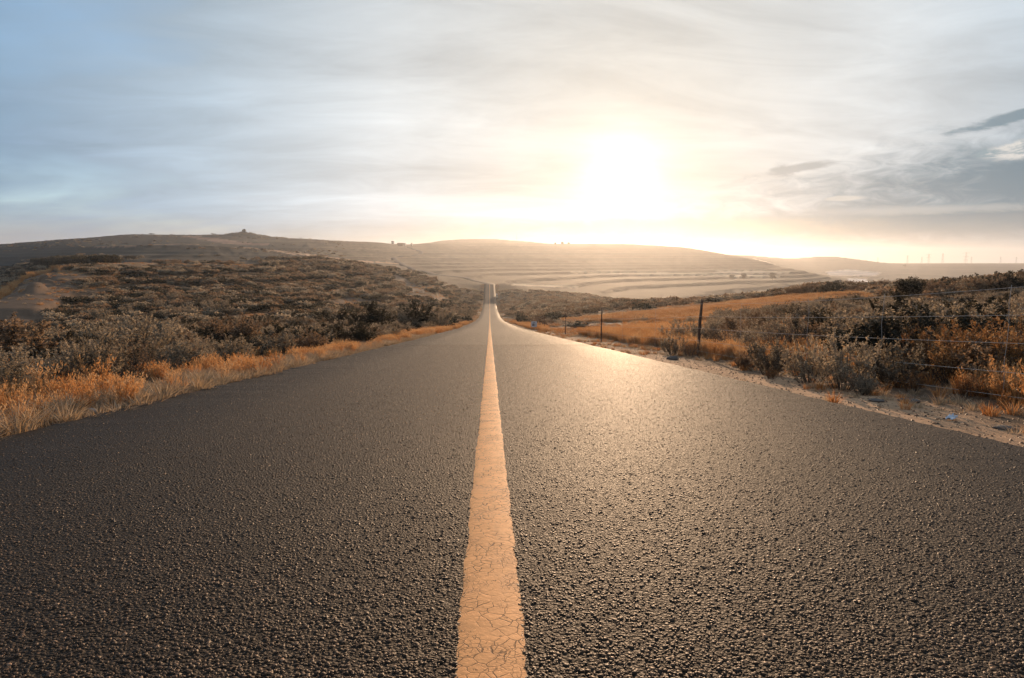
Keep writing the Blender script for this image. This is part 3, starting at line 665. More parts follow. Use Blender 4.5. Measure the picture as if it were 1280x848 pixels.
# scatter of existing plants by geometry nodes, for what nobody could count
def scatter(name, P, vid, sc, rzs, srcs, label=None, tilt=None):
    n_ = len(P); me = bpy.data.meshes.new(name); me.vertices.add(n_); me.vertices.foreach_set('co', np.ascontiguousarray(P, dtype=np.float32).ravel())
    a = me.attributes.new('vid', 'INT', 'POINT'); a.data.foreach_set('value', np.asarray(vid, dtype=np.int32))
    a = me.attributes.new('sc', 'FLOAT_VECTOR', 'POINT'); a.data.foreach_set('vector', np.ascontiguousarray(sc, dtype=np.float32).ravel())
    tl = np.zeros(n_) if tilt is None else tilt
    a = me.attributes.new('rot', 'FLOAT_VECTOR', 'POINT'); a.data.foreach_set('vector', np.stack([tl, tl * 0, rzs], -1).astype(np.float32).ravel())
    o = link(name, me); tag(o, label, None, None, 'stuff')
    g = bpy.data.node_groups.new(name, 'GeometryNodeTree')
    g.interface.new_socket('Geometry', in_out='INPUT', socket_type='NodeSocketGeometry'); g.interface.new_socket('Geometry', in_out='OUTPUT', socket_type='NodeSocketGeometry')
    gi = g.nodes.new('NodeGroupInput'); go = g.nodes.new('NodeGroupOutput'); jn = g.nodes.new('GeometryNodeJoinGeometry')
    def na(nm, ty):
        q = g.nodes.new('GeometryNodeInputNamedAttribute'); q.data_type = ty; q.inputs[0].default_value = nm; return q.outputs[0]
    vi, s_, r_ = na('vid', 'INT'), na('sc', 'FLOAT_VECTOR'), na('rot', 'FLOAT_VECTOR')
    for k, so in enumerate(srcs):
        oi = g.nodes.new('GeometryNodeObjectInfo'); oi.inputs[0].default_value = so; oi.inputs[1].default_value = True; oi.transform_space = 'ORIGINAL'
        cp = g.nodes.new('FunctionNodeCompare'); cp.data_type = 'INT'; cp.operation = 'EQUAL'; g.links.new(vi, cp.inputs[2]); cp.inputs[3].default_value = k
        ip = g.nodes.new('GeometryNodeInstanceOnPoints'); g.links.new(gi.outputs[0], ip.inputs['Points']); g.links.new(cp.outputs[0], ip.inputs['Selection'])
        g.links.new(oi.outputs['Geometry'], ip.inputs['Instance']); g.links.new(r_, ip.inputs['Rotation']); g.links.new(s_, ip.inputs['Scale'])
        g.links.new(ip.outputs[0], jn.inputs[0])
    g.links.new(jn.outputs[0], go.inputs[0])
    md = o.modifiers.new('scatter', 'NODES'); md.node_group = g; return o
# ------------------------------------------------------------------ wire fence beside the road
def tube_mesh(name, pts, r, m, sides=6, rad=None):
    p = np.array(pts, float); n_ = len(p); t = unit(np.gradient(p, axis=0)); ref = np.array((0, 0, 1.)) if abs(t[0][2]) < .9 else np.array((1., 0, 0))
    a = unit(np.cross(t, ref)); b = np.cross(t, a); rr = np.full(n_, r) if rad is None else np.array(rad)
    g = np.arange(sides) * 2 * math.pi / sides
    V = (p[:, None] + (a[:, None] * np.cos(g)[None, :, None] + b[:, None] * np.sin(g)[None, :, None]) * rr[:, None, None]).reshape(-1, 3)
    i = np.arange(n_ - 1)[:, None]; k = np.arange(sides)[None]; k2 = (k + 1) % sides
    Fc = np.stack([i * sides + k, i * sides + k2, (i + 1) * sides + k2, (i + 1) * sides + k], -1).reshape(-1, 4)
    V = np.vstack([V, p[:1], p[-1:]]); e = len(V); kk = np.arange(sides)
    caps = np.vstack([np.stack([np.full(sides, e - 2), (kk + 1) % sides, kk], -1), np.stack([np.full(sides, e - 1), (n_ - 1) * sides + kk, (n_ - 1) * sides + (kk + 1) % sides], -1)])
    return mesh_np(name, V, [Fc, caps], m, None, False)
def fence():
    root = empty('wire_fence', (4.9, 16.2, gz(4.9, 16.2))); tag(root, 'rusty post and wire fence running along the right side of the road', 'fence')
    base = Vector(root.location)
    posts = [(5.15, 4.6, 1.30, 0), (5.02, 16.2, 1.36, .045), (4.42, 26.8, 1.36, .0), (4.75, 42.6, 1.32, .01), (5.0, 62, 1.3, -.02), (5.3, 84, 1.3, .02)]
    tops = []
    for i, (x, y, h, lean) in enumerate(posts):
        z = gz(x, y); r = .036 if i == 1 else .028
        n_ = 9; t = np.linspace(-.12, 1, n_)
        q = np.stack([x - base.x + lean * t * h + .006 * np.sin(t * 7 + i), y - base.y + 0 * t, z - base.z + t * h], -1)
        o = link('fence_post', tube_mesh('fence_post', q, r, M['post'], 7, r * (1 + .12 * np.sin(t * 9 + i * 2)) * np.interp(t, [0, 1], [1, .86])), root)
        tops.append((x, y, z, h, lean))
    for lv in (.92, .70, .49, .27, .09):
        pts = []
        P = [(tops[0][0] + .1, -2.0, gz(5.2, -2), 1.3, 0)] + tops
        for (x, y, z, h, l), (x2, y2, z2, h2, l2) in zip(P[:-1], P[1:]):
            for k in range(10):
                t = k / 10; sag = (.07 if lv > .8 else .035) * 4 * t * (1 - t)
                pts.append((x + (x2 - x) * t + lv * (l * h * (1 - t) + l2 * h2 * t) - .05 - base.x, y + (y2 - y) * t - base.y, (z + h * lv) * (1 - t) + (z2 + h2 * lv) * t - sag - base.z))
        link('wire', tube_mesh('wire', pts, .0024, M['wire'], 4), root)
        # barbs twisted round the strand
        if lv > .2:
            V, Fc = [], []
            for i in range(len(pts) * 3):
                k = i / 3; a = min(int(k), len(pts) - 2); f = k - a; c = np.array(pts[a]) * (1 - f) + np.array(pts[a + 1]) * f
                if c[1] + base.y > 34: break
                for d in ((.012, .004, .016), (-.012, .004, .014)):
                    o_ = len(V); V += [c + np.array(d), c - np.array(d), c + np.array((.0, .006, .002))]; Fc.append((o_, o_ + 1, o_ + 2))
            link('barbs', mesh_np('barbs', np.array(V), np.array(Fc), M['wire']), root)['kind'] = 'stuff'
    for y in (6.5, 8.6, 10.6, 13.4, 19.5, 23.3):
        x = np.interp(y, [p[1] for p in posts], [p[0] for p in posts]) - .05; z = gz(x, y)
        q = [(x - base.x + .01 * math.sin(k * 2.1 + y), y - base.y, z - base.z + .04 + 1.15 * k / 6) for k in range(7)]
        link('stay_wire', tube_mesh('stay_wire', q, .003, M['wire'], 4), root)
fence()

# ------------------------------------------------------------------ small roadside things
def box_np(c, s):
    c = np.array(c, float); s = np.array(s, float) / 2
    V = np.array([(x, y, z) for z in (-1, 1) for x, y in ((-1, -1), (1, -1), (1, 1), (-1, 1))]) * s + c
    return V, np.array([(0, 3, 2, 1), (4, 5, 6, 7), (0, 1, 5, 4), (1, 2, 6, 5), (2, 3, 7, 6), (3, 0, 4, 7)])
def boxes(name, bs, m, parent=None, rot=None):
    V, Fc, o = [], [], 0
    for c, s in bs:
        v, f = box_np(c, s); V.append(v); Fc.append(f + o); o += 8
    return link(name, mesh_np(name, np.vstack(V), np.vstack(Fc), m), parent)
def round_plate(name, w, h, d, r, m, parent, y=0, z=0):
    pts = []
    for cx, cz, a0 in ((w / 2 - r, h / 2 - r, 0), (-w / 2 + r, h / 2 - r, 90), (-w / 2 + r, -h / 2 + r, 180), (w / 2 - r, -h / 2 + r, 270)):
        for k in range(5): a = R(a0 + k * 22.5); pts.append((cx + r * math.cos(a), cz + r * math.sin(a)))
    n_ = len(pts); V = [(x, y - d / 2, z + q) for x, q in pts] + [(x, y + d / 2, z + q) for x, q in pts]
    me = bpy.data.meshes.new(name); me.from_pydata(V, [], [tuple(range(n_)), tuple(range(2 * n_ - 1, n_ - 1, -1))] + [(i, i + n_, (i + 1) % n_ + n_, (i + 1) % n_) for i in range(n_)])
    me.materials.append(m); me.update(); return link(name, me, parent)
def text_mesh(name, s, size, m, parent, loc):
    cu = bpy.data.curves.new(name, 'FONT'); cu.body = s; cu.size = size; cu.extrude = .004; cu.align_x = 'CENTER'; cu.align_y = 'CENTER'; cu.offset = .012
    t = bpy.data.objects.new(name, cu); COL.objects.link(t); bpy.context.view_layer.update()
    me = bpy.data.meshes.new_from_object(t); bpy.data.objects.remove(t)
    me.materials.clear(); me.materials.append(m); o = link(name, me, parent, loc); o.rotation_euler = (R(90), 0, 0); return o
def sign():
    g = at(667.5, 410, 62); x, y = g.x, g.y; z = gz(x, y)
    root = empty('distance_sign', (x, y, z)); tag(root, 'small white roadside number plate in the orange grass by the right verge', 'sign')
    link('sign_post', tube_mesh('sign_post', [(0, .03, -.1), (0, .03, .3), (0, .03, .72)], .025, M['steel'], 8), root)
    round_plate('sign_plate', .50, .52, .02, .05, M['white'], root, 0, .52)
    round_plate('sign_rim', .53, .55, .014, .06, M['steel'], root, .006, .52)
    boxes('sign_bar', [((0, -.013, .68), (.26, .006, .045))], M['black'], root)
    text_mesh('sign_number', '81', .32, M['black'], root, (0, -.014, .46))
    # slim marker further on
    g = at(618.0, 371.5, 370); x = 3.9; y = g.y; z = gz(x, y)
    r2 = empty('marker_post', (x, y, z)); tag(r2, 'tiny white and dark marker post beside the far stretch of road', 'marker post')
    boxes('post_body', [((0, 0, 1.0), (.55, .3, 2.4))], M['white'], r2); boxes('dark_band', [((0, -.01, 1.35), (.57, .32, .5))], M['black'], r2)
sign()
def rock(px, py, w, h, label, m='rock', name='stone', cat='stone', flat=1, seed=0, rot=0, g=None):
    p = g or ground(px, py, 3, 80); rng = np.random.default_rng(seed + 100)
    n1, n2 = 9, 14; th = np.linspace(0, math.pi, n1)[:, None]; ph = np.linspace(0, 2 * math.pi, n2, endpoint=False)[None]
    X = np.sin(th) * np.cos(ph); Y = np.sin(th) * np.sin(ph); Z = np.cos(th) + 0 * ph
    s = seed * 3.1; rr = 1 + .34 * (fbm(X * 1.6 + 5 + s, Y * 1.6 + Z * 1.3 + 9, 3, seed) - .5) * 2
    rr[0] = rr[0].mean(); rr[-1] = rr[-1].mean()
    V = np.stack([X * rr * w / 2, Y * rr * w * .38, Z * rr * h / 2 * flat], -1).reshape(-1, 3)
    i = np.arange(n1 - 1)[:, None]; j = np.arange(n2)[None]; j2 = (j + 1) % n2
    Fc = np.stack([i * n2 + j, (i + 1) * n2 + j, (i + 1) * n2 + j2, i * n2 + j2], -1).reshape(-1, 4)
    o = link(name, mesh_np(name, V, Fc, M[m], None, False)); o.location = (p.x, p.y, p.z + h * .28); o.rotation_euler = (0, R(rot), random.uniform(-.4, .4))
    return tag(o, label, cat)
rock(116, 517, .105, .062, 'smooth whitish stone at the left edge of the asphalt', seed=3, rot=22)
rock(841, 450, .24, .10, 'pale lump of stone on the shoulder in front of the tallest fence post', 'rockg', seed=4)
rock(64, 521, .09, .05, 'pale crumbly stone in the dry litter left of the road', seed=5)
rock(1095, 502, .15, .03, 'flat grey stone lying at the back of the sandy shoulder', 'rockg', seed=6)
rock(1137, 503, .22, .05, 'grey clod in dark shade at the foot of the right bank', 'rockg', seed=7)
rock(1254, 537, .15, .035, 'dark clod on the sandy shoulder nearest the right edge', 'rockg', seed=8)
def scrap(px, py, w, d, label, seed):
    p = ground(px, py, 3, 40); k = 6; rng = np.random.default_rng(seed); x, y = np.meshgrid(np.linspace(-w / 2, w / 2, k), np.linspace(-d / 2, d / 2, k))
    x = x + rng.normal(size=x.shape) * w * .05; y = y + rng.normal(size=x.shape) * d * .05; z = np.abs(rng.normal(size=x.shape)) * .016 + .012
    V = np.vstack([np.stack([x, y, z], -1).reshape(-1, 3), np.stack([x, y, z - .003], -1).reshape(-1, 3)]); i = np.arange(k - 1)[:, None]; j = np.arange(k - 1)[None]
    q = np.stack([i * k + j, i * k + j + 1, (i + 1) * k + j + 1, (i + 1) * k + j], -1).reshape(-1, 4)
    e = [(a, a + k * k, a + 1 + k * k, a + 1) for a in range(k - 1)] + [(a + k * (k - 1) + 1, a + k * (k - 1) + 1 + k * k, a + k * (k - 1) + k * k, a + k * (k - 1)) for a in range(k - 1)]
    o = link('scrap', mesh_np('scrap', V, [q, q[:, ::-1] + k * k, np.array(e)], M['litter'])); o.location = p; o.rotation_euler[2] = rng.random() * 3
    tag(o, label, 'litter')
scrap(1189, 525, .12, .06, 'pale bluish scrap of litter on the sandy shoulder', 1)
scrap(1212, 473, .14, .10, 'pale scrap of litter caught among the rusty weeds', 2)
scrap(6, 529, .26, .10, 'pale bluish strip lying in the litter at the left edge', 4)

# ------------------------------------------------------------------ shrubs one by one
H = lambda px, py, hp: (ground(px, py, 3, 500), hp)
def hero(kind, px, py, hp, label, wide=1.0, **kw):
    g = ground(px, py, 3.5, 500); D = g.x * FH[0] + g.y * FH[1]
    if g.x > 0 and D < 14: g.x += .4; g.z = gz(g.x, g.y); hp *= .72
    return put_plant(kind, g - Vector((0, 0, .04)), hp * D / F_PX, label, wide=wide, **kw)
hero('bushy', 519, 414, 33, 'big dark rounded shrub beside the left edge of the road', 1.25, var=0)
hero('grey_bushy', 546, 411, 24, 'paler shrub leaning on the big dark one by the road', 1.3)
hero('sage', 578, 402, 18, 'last pale shrub on the left before the road dips', 1.6)
hero('sage', 120, 492, 78, 'tall ragged grey green shrub with bare shoots left of the road', 1.0, var=0, rz_=1.0)
hero('twiggy', 158, 480, 60, 'airy twiggy shrub right behind the ragged grey green one', 1.1)
hero('sage', 98, 478, 50, 'grey green shrub half hidden left of the tall ragged one', 1.2)
hero('sage', 60, 470, 30, 'silvery shrub above the orange grass near the left edge', 1.3)
hero('bushy', 14, 470, 26, 'dark shrub cut by the left edge of the picture', 1.2)
hero('grey_bushy', 385, 437, 31, 'soft grey shrub standing just behind the orange verge', 1.3)
hero('sage', 352, 441, 26, 'small silvery shrub left of the soft grey one behind the verge', 1.4)
hero('sage', 235, 448, 26, 'low pale shrub over the brightest clump of orange grass', 1.5)
hero('bushy', 300, 443, 20, 'low dark shrub in the scrub behind the left verge', 1.8)
hero('twiggy', 200, 470, 30, 'brown twiggy shrub at the back of the left verge', 1.4)
hero('dry_bushy', 270, 455, 20, 'dull brown shrub among orange grass on the left', 1.6)
hero('sage', 1012, 486, 96, 'tallest silvery shrub leaning over the wire fence', .95, var=1, tilt=.12)
hero('sage', 975, 478, 76, 'bright leafed shrub left of the tallest one at the fence', 1.0, var=2)
hero('grey_bushy', 930, 468, 62, 'bushy pale shrub right of the tallest fence post', 1.0)
hero('dry_bushy', 905, 462, 32, 'low brown shrub at the foot of the tallest fence post', 1.2)
hero('sage', 842, 444, 26, 'first grey shrub left of the tallest fence post', 1.2)
hero('twiggy', 862, 447, 24, 'thin twiggy shrub touching the tallest fence post', 1.0)
hero('sage', 1035, 492, 46, 'small silvery shrub with leafy spikes at the edge of the sandy shoulder', 1.2, var=0)
hero('grey_bushy', 1070, 484, 80, 'broad grey shrub behind the fence wires', 1.0)
hero('sage', 1118, 462, 72, 'pale shrub with upright sprays under the dark bush', 1.0)
hero('bushy', 1122, 428, 52, 'dense dark bush right behind the silvery shrubs', 1.15, var=1)
hero('sage', 1058, 440, 50, 'grey shrub in sun behind the fence shrubs', 1.2)
hero('grey_bushy', 1010, 430, 48, 'soft sunlit shrub below the orange field strip', 1.3)
hero('sage', 1170, 452, 50, 'leafy grey shrub among rusty weeds', 1.2)
hero('bushy', 1205, 410, 30, 'dark shrub at the edge of the orange clearing', 1.5)
hero('grey_bushy', 1255, 460, 60, 'grey shrub with pale tips near the right edge', 1.1)
hero('bushy', 1250, 412, 36, 'dark shrub on the bank near the right edge', 1.4)
hero('rust', 1250, 500, 52, 'bright orange weed spikes near the right edge', 1.2, cat='weed')
hero('rust', 1202, 513, 44, 'single upright orange weed at the back of the shoulder', .8, cat='weed')
hero('rust', 1165, 500, 50, 'rusty weed clump under the lowest wire', 1.3, cat='weed')
hero('rust', 1100, 490, 44, 'rusty weed clump beside the shaded clod', 1.3, cat='weed')
hero('rust', 1275, 524, 40, 'orange weed cut by the right edge of the picture', 1.0, cat='weed')
hero('rust', 1225, 470, 60, 'thick rusty weed behind the litter scrap', 1.3, cat='weed')
hero('rust', 930, 474, 26, 'small orange weed in front of the fence shrubs', 1.3, cat='weed')
hero('bushy', 725, 411, 8, 'low dark heap of brush at the mouth of the dirt track', 4.2)
hero('bushy', 648, 404, 13, 'small dark shrub next to the white number plate', .9)
def tree(px, py, hp, label, seed, lean=0, name='tree', D=None, kind='bushy'):
    if D: g = at(px, py, D); g.z = gz(g.x, g.y)
    else: g = ground(px, py, 3, 500); D = g.x * FH[0] + g.y * FH[1]
    h = hp * D / F_PX; rng = np.random.default_rng(seed); o = empty(name, g); tag(o, label, 'tree')
    t = np.linspace(-.1, 1, 7); trunk = np.stack([lean * t * t * h * .6, .03 * h * np.sin(t * 5), t * h * .6], -1)
    link('trunk', tube_mesh('trunk', trunk, .05 * h, M['stem'], 7, h * np.linspace(.045, .018, 7)), o)
    P, Dv, paths, rads = [], [], [], []
    for i in range(15):
        f = .35 + .65 * rng.random(); b = np.array([np.interp(f, t, trunk[:, k]) for k in range(3)]); a = rng.random() * 6.283
        d = unit(np.array((math.cos(a), math.sin(a), .25 + .6 * rng.random() + .5 * f))); L = h * (.26 + .22 * rng.random()); e = b + d * L + (lean * h * .12, 0, 0)
        m_ = (b + e) / 2 + rng.normal(size=3) * .03 * h; paths.append(np.array([b, m_, e])); rads.append(h * np.array((.016, .01, .005)))
        for q in range(5):
            c = e + rng.normal(size=3) * .07 * h - d * L * .25 * rng.random(); k = rng.normal(size=(75, 3)) * (.075, .075, .045) * h; P.append(c + k); Dv.append(k / h + rng.normal(size=(75, 3)) * .04 + (0, 0, .02))
    v, f = tubes(paths, rads); link('limbs', mesh_np('limbs', v, f, M['stem']), o)
    link('crown', leaf_mesh('crown', leaves(np.vstack(P), np.vstack(Dv), h * .05, h * .016, rng), M['dark']), o)
    return o
def dist(px, py, D, h, label):
    g = at(px, py, D); put_far('dark', Vector((g.x, g.y, gz(g.x, g.y) - .4)), h, label, None, 2.2)
tree(1140, 384, 37, 'small dark leaning tree on the right bank above the dark bush', 61, -.35)
tree(915, 341.5, 7, 'leftmost of three round trees on the pale field strip', 62, D=800)
tree(930, 341.5, 8, 'middle one of three round trees on the pale field strip', 63, D=800)
tree(966, 342, 9, 'rightmost and largest of three round trees on the pale field strip', 64, D=800)
tree(694, 303.2, 3, 'leftmost tiny tree on the skyline under the sun', 65, D=1560)
tree(703, 303.4, 4, 'middle tiny tree on the skyline under the sun', 66, D=1560)
tree(711, 303.8, 3.4, 'rightmost tiny tree on the skyline under the sun', 67, D=1560)
dist(110, 300, 960, 2.6, 'lone tiny bush on the left skyline above the dark plantation')
dist(190, 292, 1290, 3, 'tiny bush on the left skyline before the conical summit')
dist(267, 293, 1290, 3.4, 'tiny bush on the ridge just left of the conical summit')
tree(1131, 331, 4, 'tiny tree at the foot of the leftmost pylon', 71, D=2500)

# ------------------------------------------------------------------ shrubs in groups
def zone(n_, poly, dmin, dmax, mind, make, bad=()):
    pts = []; xs = [p[0] for p in poly]; ys = [p[1] for p in poly]; tries = 0
    while len(pts) < n_ and tries < n_ * 40:
        tries += 1; px = random.uniform(min(xs), max(xs)); py = random.uniform(min(ys), max(ys))
        a = (np.array([px]), np.array([py]))
        if not inpoly(*a, poly)[0] or any(inpoly(*a, b)[0] for b in bad): continue
        if any(abs(px - q[0]) < mind * 1.6 and abs(py - q[1]) < mind * .55 for q in pts): continue
        g = ground(px, py, dmin, dmax)
        if abs(g.x) < 5.8 and g.y < 480: continue
        pts.append((px, py)); make(g, px, py)
    return pts
TRACKS = [c[0] for c in COVER[:8]]
def pick(ks): return random.choice(ks)
zone(60, [(0, 432), (110, 420), (230, 416), (330, 418), (460, 418), (350, 436), (240, 446), (90, 462), (0, 468)], 8, 90, 9,
     lambda g, px, py: put_plant(pick(['sage', 'grey_bushy', 'dry_bushy', 'bushy', 'sage']), g, random.uniform(.55, 1.0), 'shrub in the dense scrub just behind the left verge', group='scrub shrubs behind the left verge', wide=1.4), TRACKS)
zone(26, [(110, 385), (165, 378), (300, 375), (350, 385), (250, 400), (130, 412)], 50, 200, 8,
     lambda g, px, py: put_plant(pick(['grey_bushy', 'sage']), g, random.uniform(1.3, 2.1), 'shrub standing on the dark terraced slope left', group='round shrubs on the dark left terraces', wide=1.2), TRACKS)
zone(22, [(325, 345), (480, 345), (470, 330), (340, 331)], 150, 420, 8,
     lambda g, px, py: put_far(pick(['sage', 'sage', 'dry']), g, random.uniform(2.2, 3.4), 'pale shrub in the row along the crest of the left knoll', 'pale shrubs along the left crest', 1.5), TRACKS)
zone(34, [(400, 395), (560, 385), (590, 398), (470, 420), (400, 415)], 30, 260, 7,
     lambda g, px, py: put_plant(pick(['grey_bushy', 'sage', 'bushy']), g, random.uniform(1.0, 1.7), 'shrub on the slope left of the dipping road', group='shrubs on the slope left of the dipping road', wide=1.5), TRACKS)
zone(16, [(621, 368), (640, 362), (660, 376), (690, 396), (655, 400), (628, 388)], 70, 420, 5,
     lambda g, px, py: put_plant(pick(['grey_bushy', 'bushy']), g, random.uniform(1.6, 2.4), 'shrub bordering the right side of the dipping road', group='shrubs bordering the dipping road on the right', wide=1.4), TRACKS)
zone(34, [(1000, 420), (1060, 400), (1290, 395), (1290, 450), (1150, 470), (1040, 470)], 8, 40, 11,
     lambda g, px, py: put_plant(pick(['sage', 'grey_bushy', 'sage', 'dry_bushy', 'bushy']), g, random.uniform(.6, 1.0), 'shrub on the bank behind the wire fence', group='shrubs on the bank behind the fence', wide=1.3))
zone(20, [(870, 425), (1000, 400), (1010, 450), (900, 455)], 10, 40, 10,
     lambda g, px, py: put_plant(pick(['sage', 'dry_bushy', 'twiggy']), g, random.uniform(.5, .85), 'shrub between the fence and the orange field strip', group='sunlit shrubs behind the middle fence wires', wide=1.3))
zone(26, [(1130, 452), (1290, 440), (1290, 520), (1150, 495)], 6, 16, 12,
     lambda g, px, py: put_plant('rust', g, random.uniform(.5, .8), 'rusty orange weed on the bank by the right edge', 'weed', group='rusty weeds on the right bank', wide=1.3))
zone(40, [(1010, 366), (1290, 350), (1290, 372), (1180, 376), (1080, 364), (960, 384), (900, 386)], 50, 130, 8,
     lambda g, px, py: put_plant(pick(['bushy', 'dry_bushy', 'grey_bushy']), g, random.uniform(1.1, 1.8), 'shrub in the belt across the top of the right bank', group='dark shrubs topping the right bank', wide=1.5), TRACKS[7:8])

# ------------------------------------------------------------------ uncountable growth
def accept(x0, x1, y0, y1, n_, fn):
    x = RNG.uniform(x0, x1, n_); y = RNG.uniform(y0, y1, n_); z = height(x, y); px, py = proj(x, y, z)
    k = fn(x, y, z, px, py); return x[k], y[k], z[k], px[k], py[k]
def srcs(*names):
    r = []
    for k in names: r += [FIRST[v[1].name] for v in PLANTS[k] if v[1].name in FIRST]
    return r
for m in CLUMPS:
    for me in CLUMPS[m]:
        if me.name not in FIRST:
            g = ground(random.uniform(360, 470), random.uniform(338, 344), 150, 420); o = link('shrub', me); o.location = g; o.scale = (3, 3, 2.4)
            tag(o, 'pale shrub in the row along the crest of the left knoll' if m != 'dark' else 'dark shrub in the row along the crest of the left knoll', 'shrub', 'pale shrubs along the left crest' if m != 'dark' else 'dark shrubs along the left crest'); FIRST[me.name] = o
NEAR = srcs('sage', 'grey_bushy', 'bushy', 'dry_bushy', 'twiggy')
FAR = [FIRST[me.name] for m in ('sage', 'dry', 'dark') for me in CLUMPS[m]]
def bare(px, py, soft=2):
    b = np.zeros(len(px), bool)
    for p in TRACKS: b |= inpoly(px, py, p)
    return b
def scrub_sel(x, y, z, px, py):
    ax = np.abs(x); r = np.hypot(x, y)
    d = fbm(x * .05, y * .12, 3, 77); rows = np.where((r > 70) & (x < -8), .5 + .42 * np.sin(6.283 * (z / 2.4 + .8 * fbm(x * .012, y * .012, 2, 6))), fbm(x * .08, y * .3, 2, 78))
    lim = np.where(x < 0, 5.6 + .5 * np.sin(y), np.where(y < 14, 5.7, 6.2)); lim = lim + .4 * sstep(y, 80, 160)
    k = (ax > lim - .9 * (x < 0) * (RNG.random(len(x)) < .5)) & ((x < 0) | (y > 32) | (RNG.random(len(x)) < .45)) & ((d * .6 + rows * .6) > .50 + .10 * RNG.random(len(x))) & ~bare(px, py) & (px > -160) & (px < 1440) & (z - CAMZ < 30)
    # open grass: right of the road between the track and the far belt
    k &= ~((x > 0) & (py > 384) & (px > 700) & (px < 900) & (y > 22) & (y < 110) & (RNG.random(len(x)) > .04))
    k &= ~((px > -200) & (px < 60) & (py > 350) & (r > 70) & (r < 230))
    k &= ~((y > 395) & (px > 530))
    k &= ~((px > 600) & (px < 800) & (r > 300) & (py < 366))
    k &= ~((px > 100) & (px < 330) & (py < 335) & (r > 200) & (RNG.random(len(x)) > .1))
    return k
x, y, z, px, py = accept(-70, 60, 6, 62, 15000, scrub_sel)
s = RNG.uniform(.3, .95, len(x)) * np.where(x > 0, np.interp(y, [8, 30], [.65, .9]), np.interp(y, [10, 50], [.6, 1]))
v = RNG.choice(len(NEAR), len(x), p=(lambda q: q / q.sum())(np.array([1.8] * 3 + [1.3] * 2 + [.35] * 3 + [1.3] * 1 + [1.2] * 2, float)[:len(NEAR)]))
v = np.where((x < 0) & (RNG.random(len(x)) < .22), RNG.integers(5, 8, len(x)), v)
scatter('near_scrub', np.stack([x, y, z - .04], -1), v, np.stack([s * 1.5, s * 1.5, s], -1), RNG.uniform(0, 6.28, len(x)), NEAR)
x, y, z, px, py = accept(-330, 250, 60, 450, 60000, lambda *a: scrub_sel(*a) & (RNG.random(len(a[0])) < .8))
s = RNG.uniform(.7, 1.9, len(x)) * np.interp(y, [60, 150, 400], [.7, 1, 1.3])
scatter('hillside_scrub', np.stack([x, y, z - .1], -1), np.where(RNG.random(len(x)) < np.where(x < 0, .42, .2), RNG.integers(6, 9, len(x)), RNG.integers(0, 6, len(x))), np.stack([s * 1.6, s * 1.6, s], -1), RNG.uniform(0, 6.28, len(x)), FAR)
# scattered bushes over the far terraced fields
def fieldsel(x, y, z, px, py):
    q = phase(x, y, z); fr = q - np.floor(q)
    return (px > -100) & (px < 1350) & (y > 400) & (((fr > .70) & (fr < .9) & (vnoise(x * .01, y * .01, 5) > .35)) | (fbm(x * .006, y * .006, 3, 15) > .60))
x, y, z, px, py = accept(-1200, 1300, 420, 1500, 9000, lambda *a: fieldsel(*a) & (a[3] < 430))
s = RNG.uniform(.9, 2.0, len(x)); scatter('field_edge_scrub', np.stack([x, y, z - .3], -1), RNG.integers(0, len(FAR), len(x)), np.stack([s * 1.8, s * 1.8, s], -1), RNG.uniform(0, 6.28, len(x)), FAR)
# dark plantation on the far left
x, y, z, px, py = accept(-330, -160, 280, 420, 60000, lambda x, y, z, px, py: inpoly(px, py, [(42, 332), (48, 327), (150, 331), (180, 333), (150, 336), (60, 336)]) & (RNG.random(len(x)) < .25))
s = RNG.uniform(3.0, 4.6, len(x)); scatter('dark_plantation', np.stack([x, y, z - .3], -1), RNG.integers(6, 9, len(x)), np.stack([s * .8, s * .8, s], -1), RNG.uniform(0, 6.28, len(x)), FAR)

# dry grass
TUFTS = []
def tuft_obj(nm, args, m, loc, lab, grp, h=1):
    V, Fc, T = make_tuft(**args); o = link(nm, mesh_np(nm, V, Fc, M[m], dict(tint=('FLOAT', T)))); o.location = loc; o.scale = (h, h, h); tag(o, lab, 'grass', grp); return o
for i, (a, m) in enumerate([(dict(seed=1), 'grass'), (dict(seed=2, n=60, H=.45, plume=True), 'grass'), (dict(seed=3, n=80, H=.3, lean=.7), 'grass'), (dict(seed=4, n=50, H=.5, plume=True, lean=.5), 'grass'),
                            (dict(seed=5, n=60, H=.28, lean=.9), 'straw'), (dict(seed=6, n=40, H=.16, lean=1.3), 'straw')]):
    p = ground(20 + 34 * i, 512 - 5 * i, 3.5, 30)
    TUFTS.append(tuft_obj('grass_tuft', a, m, p, ['leftmost thin tuft of orange grass left of the road', 'plumed orange tuft second from the left picture edge', 'low spreading orange tuft above the crumbly pale stone', 'tall plumed orange tuft just left of the whitish stone', 'spreading pale straw tuft right of the whitish stone', 'flat pale straw tuft at the road edge, rightmost of its row'][i], 'grass tufts at the left road edge'))
def grass(name, x0, x1, y0, y1, n_, sel, smin, smax, vids, wk=1.0):
    x, y, z, px, py = accept(x0, x1, y0, y1, n_, sel); s = RNG.uniform(smin, smax, len(x))
    scatter(name, np.stack([x, y, z - .01], -1), np.array(vids)[RNG.integers(0, len(vids), len(x))], np.stack([s * wk, s * wk, s], -1), RNG.uniform(0, 6.28, len(x)), TUFTS, tilt=RNG.normal(size=len(x)) * .12)
edge = lambda y: -3.42 - .12 * fbm(y * 1.3, y * 0, 2, 3)
